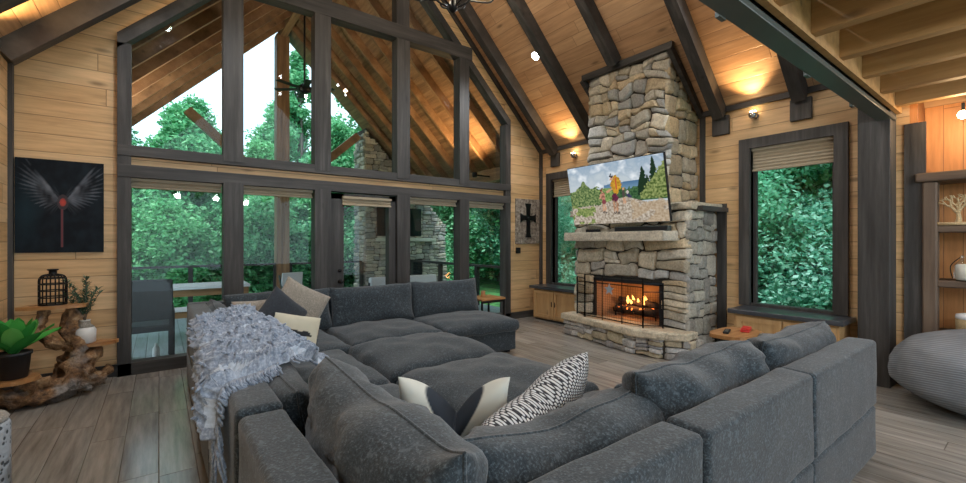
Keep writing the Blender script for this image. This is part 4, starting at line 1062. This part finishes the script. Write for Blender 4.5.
# rustic shelf and its contents
t = thing('rustic_bookcase', 'rough timber shelf unit built into the alcove at right', 'shelf', (6.4, .05, 0))
for y in (.70, -.62): obj('post', box(B(), -.22, -.08, y-.055, y+.055, 0, 2.10, .015), 'log', t)
for z in (.52, 1.045, 1.59): obj('shelf_board', box(B(), -.20, .20, -.60, .68, z, z+.07, .012), 'logy', t)
obj('top_board', box(B(), -.25, .21, -.72, .80, 2.10, 2.19, .012), 'logy', t)
t = thing('tree_carving', 'carved wooden tree sculpture on the upper shelf', 'sculpture', (6.22, .56, 1.66))
bm = B(); rnd = random.Random(8)
box(bm, -.03, .03, -.16, .16, 0, .03)
def branch(p, d, L, r, n):
    q = p+d*L; tube(bm, spline([p, p+d*L*.5+Vector((0, rnd.uniform(-.01, .01), 0)), q], 3), [r*(1-.07*i) for i in range(7)], 6)
    if n:
        for s in (-1, 1) if n < 4 else (-1.2, -.45, .45, 1.2):
            a = math.atan2(d.z, d.y)+s*rnd.uniform(.32, .52); branch(q, Vector((rnd.uniform(-.04, .04), math.cos(a), math.sin(a))).normalized(), L*.72, r*.66, n-1)
branch(Vector((0, 0, .02)), Vector((0, 0, 1)), .10, .026, 4)
obj('tree', bm, 'wick', t, True)
t = thing('candle_jar', 'glass jar with a white candle on the middle shelf', 'candle', (6.26, .50, 1.115))
obj('candle', lathe(B(), [(.075, .01), (.085, .02), (.085, .15), (.07, .165)], 24), 'candle', t, True)
obj('glass', lathe(B(), [(.085, 0), (.10, .03), (.10, .14), (.06, .20), (.05, .24), (.055, .25)], 24), 'glass', t, True)
obj('wire_bail', tube(B(), spline([(0, .05, .23), (0, .115, .14), (0, .10, .02)], 6), .004, 6), 'black', t, True)
t = thing('wicker_basket', 'round wicker basket with a white liner on the lowest shelf', 'basket', (6.26, .46, .59))
obj('basket', lathe(B(), [(.10, 0), (.12, .05), (.125, .15), (.118, .16)], 26), 'wick', t, True); obj('liner', lathe(B(), [(.115, .155), (.125, .165), (.12, .20), (.06, .215)], 26), 'whitecl', t, True)
t = thing('shelf_light', 'glowing bare lamp under the loft above the shelf unit', 'lamp', (6.25, .53, 2.75))
obj('stem', tube(B(), [(0, 0, .02), (0, 0, .10)], .012, 8), 'black', t); obj('bulb', sph(B(), (0, 0, -.015), .04, 14, 10), 'warmglow', t, True)
lamp('POINT', (6.10, .53, 2.68), 11, (1, .66, .34), .05)

# ------------------------------------------------------------------ porch
PY0, PY1 = GY+.13, 11.9
struct('floor_deck', box(B(), -1.4, 6.3, PY0, PY1+.1, -.2, -.02), 'deck')
for i, s in enumerate((1, -1)):
    bm = B(); xw = XR+.5 if s > 0 else XL-.5
    prism(bm, [(XM, APEX-.02), (xw, APEX-.02-abs(xw-XM)), (xw, APEX+.1-abs(xw-XM)), (XM, APEX+.12)], PY0, PY1+.3); struct('ceiling_porch' if i == 0 else 'ceiling_porch_left', bm, 'brown_y')
n = 70
for k in range(8):
    y = PY0+.14+k*.67
    for s in (1, -1):
        xw = XR+.45 if s > 0 else XL-.45; bm = B(); bar(bm, (XM, y, APEX-.13), (xw, y, APEX-.13-abs(xw-XM)), .07, .18); struct('beam_%d' % n, bm, 'brown_d'); n += 1
struct('beam_100', box(B(), XM-.08, XM+.08, PY0, PY1+.1, APEX-.36, APEX-.1), 'brown_y')
struct('beam_102', box(B(), XR-.32, XR-.12, PY0, PY1, 2.85, 3.12), 'brown_y'); struct('beam_103', box(B(), XL+.05, XL+.22, PY0, PY1, 2.85, 3.12), 'brown_y')
struct('column_2', box(B(), XM-.15, XM+.15, PY1-.15, PY1+.15, -.02, APEX-.3), 'brown_z')
for s, i in ((-1, 104), (1, 105)):
    bm = B(); bar(bm, (XM+s*.1, PY1, 2.75), (XM+s*2.0, PY1, 4.5), .16, .2); struct('beam_%d' % i, bm, 'brown_d')
for i, (x, y) in enumerate(((XL+.12, PY1), (XR-.22, PY0+.3), (XR-.22, 8.9))):
    struct('column_%d' % (3+i), box(B(), x-.09, x+.09, y-.09, y+.09, -.02, 2.85), 'brown_z')
# railings
def railing(label, p, q, posts):
    t = thing('deck_railing', label, 'railing', (0, 0, 0), 0, 'cable railings round the deck'); p, q = Vector(p), Vector(q)
    obj('top_rail', bar(B(), p+Vector((0, 0, .93)), q+Vector((0, 0, .93)), .14, .05), 'dark_x', t)
    for k in range(posts): r = p.lerp(q, k/(posts-1)); obj('post', bar(B(), r+Vector((0, 0, -.02)), r+Vector((0, 0, .91)), .09), 'dark_z', t)
    for z in range(9): obj('cable', bar(B(), p+Vector((0, 0, .09+.09*z)), q+Vector((0, 0, .09+.09*z)), .006), 'black', t)
railing('dark cable railing along the far deck edge left of the central porch post', (-1.2, 11.85, 0), (2.35, 11.85, 0), 3)
railing('dark cable railing along the far deck edge between porch post and outdoor fireplace', (2.7, 11.85, 0), (4.6, 11.85, 0), 2)
railing('dark cable railing along the right side of the deck', (6.05, 6.6, 0), (6.05, 11.6, 0), 4)
# outdoor fireplace
of = thing('outdoor_fireplace', 'stone outdoor fireplace and chimney at the end of the porch', 'fireplace', (0, 0, 0))
bm = B(); oy = 11.85
box(bm, 4.72, 7.2, oy, oy+.8, -.02, 2.2); prism(bm, [(4.72, 2.2), (6.9, 2.2), (6.9, roofz(6.9)-.1), (4.72, roofz(4.72)-.1)], oy, oy+.8); obj('core', bm, 'mortar', of)
bm = B(); tn = [(.50, .46, .38), (.42, .39, .35), (.58, .52, .43), (.36, .35, .33)]
def obox(x, z, w, h, sd): stones(bm, (x, oy, z), (1, 0, 0), (0, 0, 1), (0, -1, 0), w, h, wm=.32, hm=.15, seed=sd, tones=tn)
obox(4.70, 0, .62, .95, 41); obox(6.55, 0, .9, .95, 42); obox(4.70, .95, 2.7, 3.8, 43)
stones(bm, (4.72, oy+.78, 0), (0, -1, 0), (0, 0, 1), (-1, 0, 0), .8, 4.6, wm=.3, hm=.15, seed=44, tones=tn)
bmesh.ops.delete(bm, geom=[v for v in bm.verts if v.co.z > roofz(v.co.x)-.12], context='VERTS')
obj('stonework', bm, 'stone', of)
obj('mantel', box(B(), 5.0, 6.9, oy-.28, oy+.02, 1.50, 1.60, .02), 'cream', of); obj('firebox', box(B(), 5.33, 6.54, oy-.03, oy+.02, .25, .94), 'black_matt', of)
t = thing('outdoor_television', 'flat black television on the outdoor chimney beyond the glass', 'television', (5.75, oy-.10, 1.66))
obj('casing', box(B(), -.72, .72, 0, .05, 0, .84, .006), 'black_matt', t); obj('screen', box(B(), -.70, .70, -.004, 0, .02, .82), 'black', t)
lamp('SPOT', (5.5, 7.6, 3.05), 230, WARM, .05, 150, (4.6, 8.3, 5), 1.0)
t = thing('porch_uplight', 'small black uplight on the right porch side beam', 'lamp', (5.5, 7.6, 2.98)); obj('housing', lathe(B(), [(.05, -.08), (.06, 0), (.05, .03)], 16), 'black', t, True); obj('bracket', bar(B(), (0, 0, -.03), (.42, 0, -.03), .03), 'black', t)
lamp('SPOT', (-.4, 9.0, 3.05), 170, SOFT, .05, 160, (.6, 9.2, 5), 1.0)  # fill light added to brighten the porch ceiling
t = thing('porch_uplight', 'added black uplight on the left porch side beam, brightening the porch ceiling', 'lamp', (-.4, 9.0, 2.98)); obj('housing', lathe(B(), [(.05, -.08), (.06, 0), (.05, .03)], 16), 'black', t, True); obj('bracket', bar(B(), (0, 0, -.03), (-.58, 0, -.03), .03), 'black', t)
t = thing('porch_fan', 'dark ceiling fan hanging from the porch ridge beyond the glass', 'ceiling fan', (2.45, 9.5, 0))
obj('down_rod', tube(B(), [(.06, 0, APEX-.34), (0, 0, 6.2), (0, 0, 4.8)], .02, 8), 'black', t, True); obj('motor', lathe(B(), [(.04, 4.62), (.12, 4.66), (.13, 4.76), (.05, 4.82)], 20), 'black', t, True)
for k in range(6):
    b = B(); box(b, .12, .62, -.065, .065, 4.70, 4.712, .003); xf(b, Matrix.Rotation(k*PI/3+.4, 4, 'Z')); obj('blade', b, 'black', t)
# outdoor furniture
t = thing('picnic_table', 'long wooden outdoor table with pale top on the deck behind the left glass bay', 'table', (.35, 9.0, -.02))
obj('tabletop', box(B(), -1.0, .95, -.38, .38, .72, .77, .006), 'whitecl', t); obj('apron', box(B(), -.85, .9, -.3, -.26, .60, .72), 'patio', t)
for a in (-.9, .88):
    for b in (-.3, .3): obj('leg', box(B(), a-.05, a+.05, b-.05, b+.05, 0, .72), 'patio', t)
t = thing('picnic_bench', 'wooden bench with pale seat standing before the outdoor table', 'bench', (.25, 8.25, -.02))
obj('seat', box(B(), -.9, .9, -.16, .16, .43, .47, .006), 'whitecl', t); obj('apron', box(B(), -.8, .85, -.13, -.10, .33, .43), 'patio', t)
for a in (-.8, .83):
    for b in (-.1, .1): obj('leg', box(B(), a-.04, a+.04, b-.03, b+.03, 0, .43), 'patio', t)
t = thing('patio_chair', 'dark grey patio armchair with its back to the leftmost glass', 'chair', (-.08, 6.95, -.02))
obj('backrest', softbox(B(), -.26, .22, -.30, -.24, .55, 1.05, .02), 'greycl', t); obj('seat', softbox(B(), -.26, .22, -.28, .28, .40, .48, .02), 'greycl', t)
for a in (-.25, .21):
    obj('armrest', box(B(), a-.03, a+.03, -.30, .28, .62, .66, .004), 'greycl', t)
    for b in (-.27, .25): obj('leg', box(B(), a-.03, a+.03, b-.03, b+.03, 0, .62), 'greycl', t)
t = thing('lotion_bottle', 'small white bottle on the deck beneath the patio armchair', 'bottle', (-.03, 7.0, -.02)); obj('bottle', lathe(B(), [(.035, 0), (.04, .02), (.04, .14), (.015, .17), (.015, .20)], 16), 'white', t, True)
t = thing('folding_chair', 'white folding chair on the deck left of the glass door', 'chair', (1.95, 8.6, -.02), .3)
bm = B(); box(bm, -.2, .2, -.02, .0, .55, .95); obj('backrest', xf(bm, Matrix.Rotation(.1, 4, 'X')), 'whitecl', t); obj('seat', box(B(), -.2, .2, -.36, .05, .42, .45), 'whitecl', t)
for a in (-.2, .2): obj('leg', bar(B(), (a, -.36, 0), (a, .0, .9), .025), 'steel', t); obj('leg', bar(B(), (a, .1, 0), (a, -.3, .44), .025), 'steel', t)
t = thing('outdoor_sofa', 'white-cushioned outdoor sofa seen through the glass right of the door', 'sofa', (4.0, 8.3, -.02), 0)
obj('frame', box(box(B(), -.75, .75, -.35, .35, .12, .34), -.75, .75, -.35, -.28, .34, .72), 'greycl', t); obj('seat_cushion', softbox(B(), -.72, .72, -.27, .35, .34, .48, .03), 'whitecl', t); obj('back_cushion', softbox(B(), -.74, .74, -.38, -.24, .50, .82, .04), 'whitecl', t)
for a in (-.7, .7):
    for b in (-.3, .3): obj('leg', box(B(), a-.03, a+.03, b-.03, b+.03, 0, .12), 'greycl', t)

# ------------------------------------------------------------------ forest
def ground(x, y):
    d = max(0, y-13.5); e = max(0, x-8.5); return -1.6+.22*d+.20*e+.5*noise.noise(Vector((x*.12, y*.12, 0)))
bm = B(); G = []
for j in range(36):
    G.append([bm.verts.new((-30+i*2.0, -14+j*2.0, ground(-30+i*2.0, -14+j*2.0)-(0 if not (-6 < -30+i*2.0 < 8 and -14+j*2.0 < 12.5) else .6))) for i in range(44)])
for j in range(35):
    for i in range(43): bm.faces.new((G[j][i], G[j][i+1], G[j+1][i+1], G[j+1][i]))
struct('ground', bm, 'grass', True)
def make_tree(seed, H, R, low, nleaf, lsize, conifer=False):
    rnd = random.Random(seed); tr = B()
    tube(tr, spline([(0, 0, -.5), (rnd.uniform(-.15, .15), 0, H*.3), (rnd.uniform(-.3, .3), .1, H*.65), (0, 0, H*.95)], 5), [.17*(1-i/17) for i in range(16)], 8, .2, seed)
    blobs = []
    for k in range(26 if not conifer else 34):
        z = low+(H-low)*(k+.5)/(26 if not conifer else 34)
        rr = R*(math.sin(PI*min(1, (z-low)/(H-low)*.8+.2))**.6 if not conifer else 1.05*(1-(z-low)/(H-low))**.8+.05)
        for q in range(3):
            a = rnd.uniform(0, 2*PI); d = rr*math.sqrt(rnd.random())*.9
            p = Vector((d*math.cos(a), d*math.sin(a), z+rnd.uniform(-.3, .3))); blobs.append((p, rnd.uniform(.35, .75)*(R/1.9) if not conifer else .33))
            if q == 0: tube(tr, [(0, 0, max(.2, z-.6)), p*.6+Vector((0, 0, z*.4-.1)), p], [.05, .03, .01], 5)
    V = []; F = []; n = 0
    for k in range(nleaf):
        c, r = rnd.choice(blobs); d = Vector((rnd.gauss(0, 1), rnd.gauss(0, 1), rnd.gauss(0, .7))).normalized()*r*rnd.random()**.35
        p = c+d; L = lsize*rnd.uniform(.5, 1.3); a = Vector((rnd.gauss(0, 1), rnd.gauss(0, 1), rnd.gauss(0, .6)-.3)).normalized(); s = a.cross(Vector((rnd.gauss(0, 1), rnd.gauss(0, 1), 1.2))).normalized()*L*.30
        m = p+a*L*.5; V += [p, m+s, p+a*L, m-s]; F.append((n, n+1, n+2, n+3)); n += 4
    me = bpy.data.meshes.new('foliage'); me.from_pydata(V, [], F); me.materials.append(M['leaf'])
    mt = bpy.data.meshes.new('trunk'); tr.to_mesh(mt); tr.free(); mt.materials.append(M['bark'])
    for p in mt.polygons: p.use_smooth = True
    return me, mt
KIND = [make_tree(1, 8.5, 2.1, .6, 34000, .19), make_tree(2, 10.5, 2.4, 1.6, 34000, .21), make_tree(3, 3.4, 1.6, .0, 22000, .13), make_tree(4, 12, 1.9, 2.5, 16000, .20, True)]
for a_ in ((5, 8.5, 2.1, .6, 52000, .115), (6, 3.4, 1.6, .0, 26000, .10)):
    m2, t2 = make_tree(*a_); m2.materials.clear(); m2.materials.append(M['leaf_brightened']); KIND.append((m2, t2))
rnd = random.Random(21); SEEN = {}
ORD = ['nearest', 'second nearest', 'third nearest', 'fourth nearest', 'fifth nearest', 'sixth nearest', 'seventh nearest', 'eighth nearest', 'farthest']
def bay(x, y):
    d = .6018*x+.7986*y; u = 483+430*(.7986*x-.6018*y)/max(d, .1)
    for lim, nm_ in ((120, 'left of the glass bays'), (225, 'through the leftmost tall bay'), (320, 'through the second bay with the porch post'), (395, 'through the bay with the glass door'), (462, 'behind the outdoor fireplace'), (515, 'through the narrow bay nearest the cross'), (640, 'through the window left of the fireplace'), (1200, 'through the right-hand window')):
        if u < lim: return nm_
def tree(k, x, y, s, label, group):
    kd = {0: 'leafy green tree', 1: 'tall broad-crowned tree', 2: 'low leafy shrub', 3: 'thin feathery conifer', 4: 'leafy tree with brightened leaf colour', 5: 'low shrub with brightened leaf colour'}[k]; b = bay(x, y); PLAN.append((k, x, y, s, kd, b, group))
PLAN = []
def plant():
    for i, (k, x, y, s, kd, b, group) in enumerate(sorted(PLAN, key=lambda q: q[1]**2+q[2]**2)):
        n_ = SEEN.get((kd, b), 0); SEEN[(kd, b)] = n_+1
        plant_tree(k, x, y, s, '%s %s, %s' % (kd, b, ORD[min(n_, 8)]), group)
def plant_tree(k, x, y, s, label, group):
    t = thing('conifer_tree' if k == 3 else ('leafy_shrub' if k in (2, 5) else 'leafy_tree'), label, 'shrub' if k in (2, 5) else 'tree', (x, y, ground(x, y)), rnd.uniform(0, 6), group); t.scale = (s, s, s)
    for nm_, me in (('foliage', KIND[k][0]), ('trunk', KIND[k][1])):
        o = bpy.data.objects.new(nm_, me); C.objects.link(o); o.parent = t
LB = {'g': 'leafy green tree on the slope beyond the deck railing', 'h': 'low leafy shrub on the slope just beyond the deck railing', 'r': 'leafy green tree filling the view of the right-hand window',
      'l': 'leafy green tree seen through the window left of the fireplace', 'c': 'thin feathery conifer against the white sky beyond the porch post'}
for x in range(-9, 15, 3):      # shrubs right behind the railing
    tree(2, x*.62+rnd.uniform(-.4, .4)+.5, 14.6+rnd.uniform(-.3, .8), rnd.uniform(.9, 1.15), LB['h'], 'shrubs beyond the deck')
for x, y, k, s in [(-7, 16, 0, 1), (-4.4, 15.6, 0, .9), (-1.8, 17, 0, .86), (.6, 16.2, 0, .74), (3.0, 17.5, 0, .66), (5.2, 16, 0, .78), (7.4, 15.5, 0, .95), (10, 16.5, 0, 1.0), (12.4, 15, 0, 1.05), (-10, 19, 1, 1), (-6, 21, 1, 1.05), (-2.6, 21.5, 1, .95), (1.2, 22, 0, .8), (4.6, 22, 0, .85), (8.4, 21, 1, .95), (12, 20, 1, 1.0), (16, 18, 1, 1.1), (20, 15, 1, 1.1), (-13, 25, 1, 1.1), (-6.5, 27, 1, 1.0), (16, 25, 1, 1.1)]:
    tree(k, x, y, s, LB['g'], 'trees on the slope beyond the deck')
tree(3, 4.55, 18.6, .80, LB['c'], None)
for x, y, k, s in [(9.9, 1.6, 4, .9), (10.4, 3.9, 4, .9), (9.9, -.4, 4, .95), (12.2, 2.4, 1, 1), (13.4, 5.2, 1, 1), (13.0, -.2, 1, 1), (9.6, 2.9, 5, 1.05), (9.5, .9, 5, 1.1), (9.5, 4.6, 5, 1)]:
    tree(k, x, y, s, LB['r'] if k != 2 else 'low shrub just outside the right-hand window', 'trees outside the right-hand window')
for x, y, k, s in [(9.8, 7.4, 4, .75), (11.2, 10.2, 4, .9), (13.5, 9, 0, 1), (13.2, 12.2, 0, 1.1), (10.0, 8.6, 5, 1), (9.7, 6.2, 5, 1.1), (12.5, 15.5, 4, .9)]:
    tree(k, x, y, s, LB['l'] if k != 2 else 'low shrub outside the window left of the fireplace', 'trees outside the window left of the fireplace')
plant()
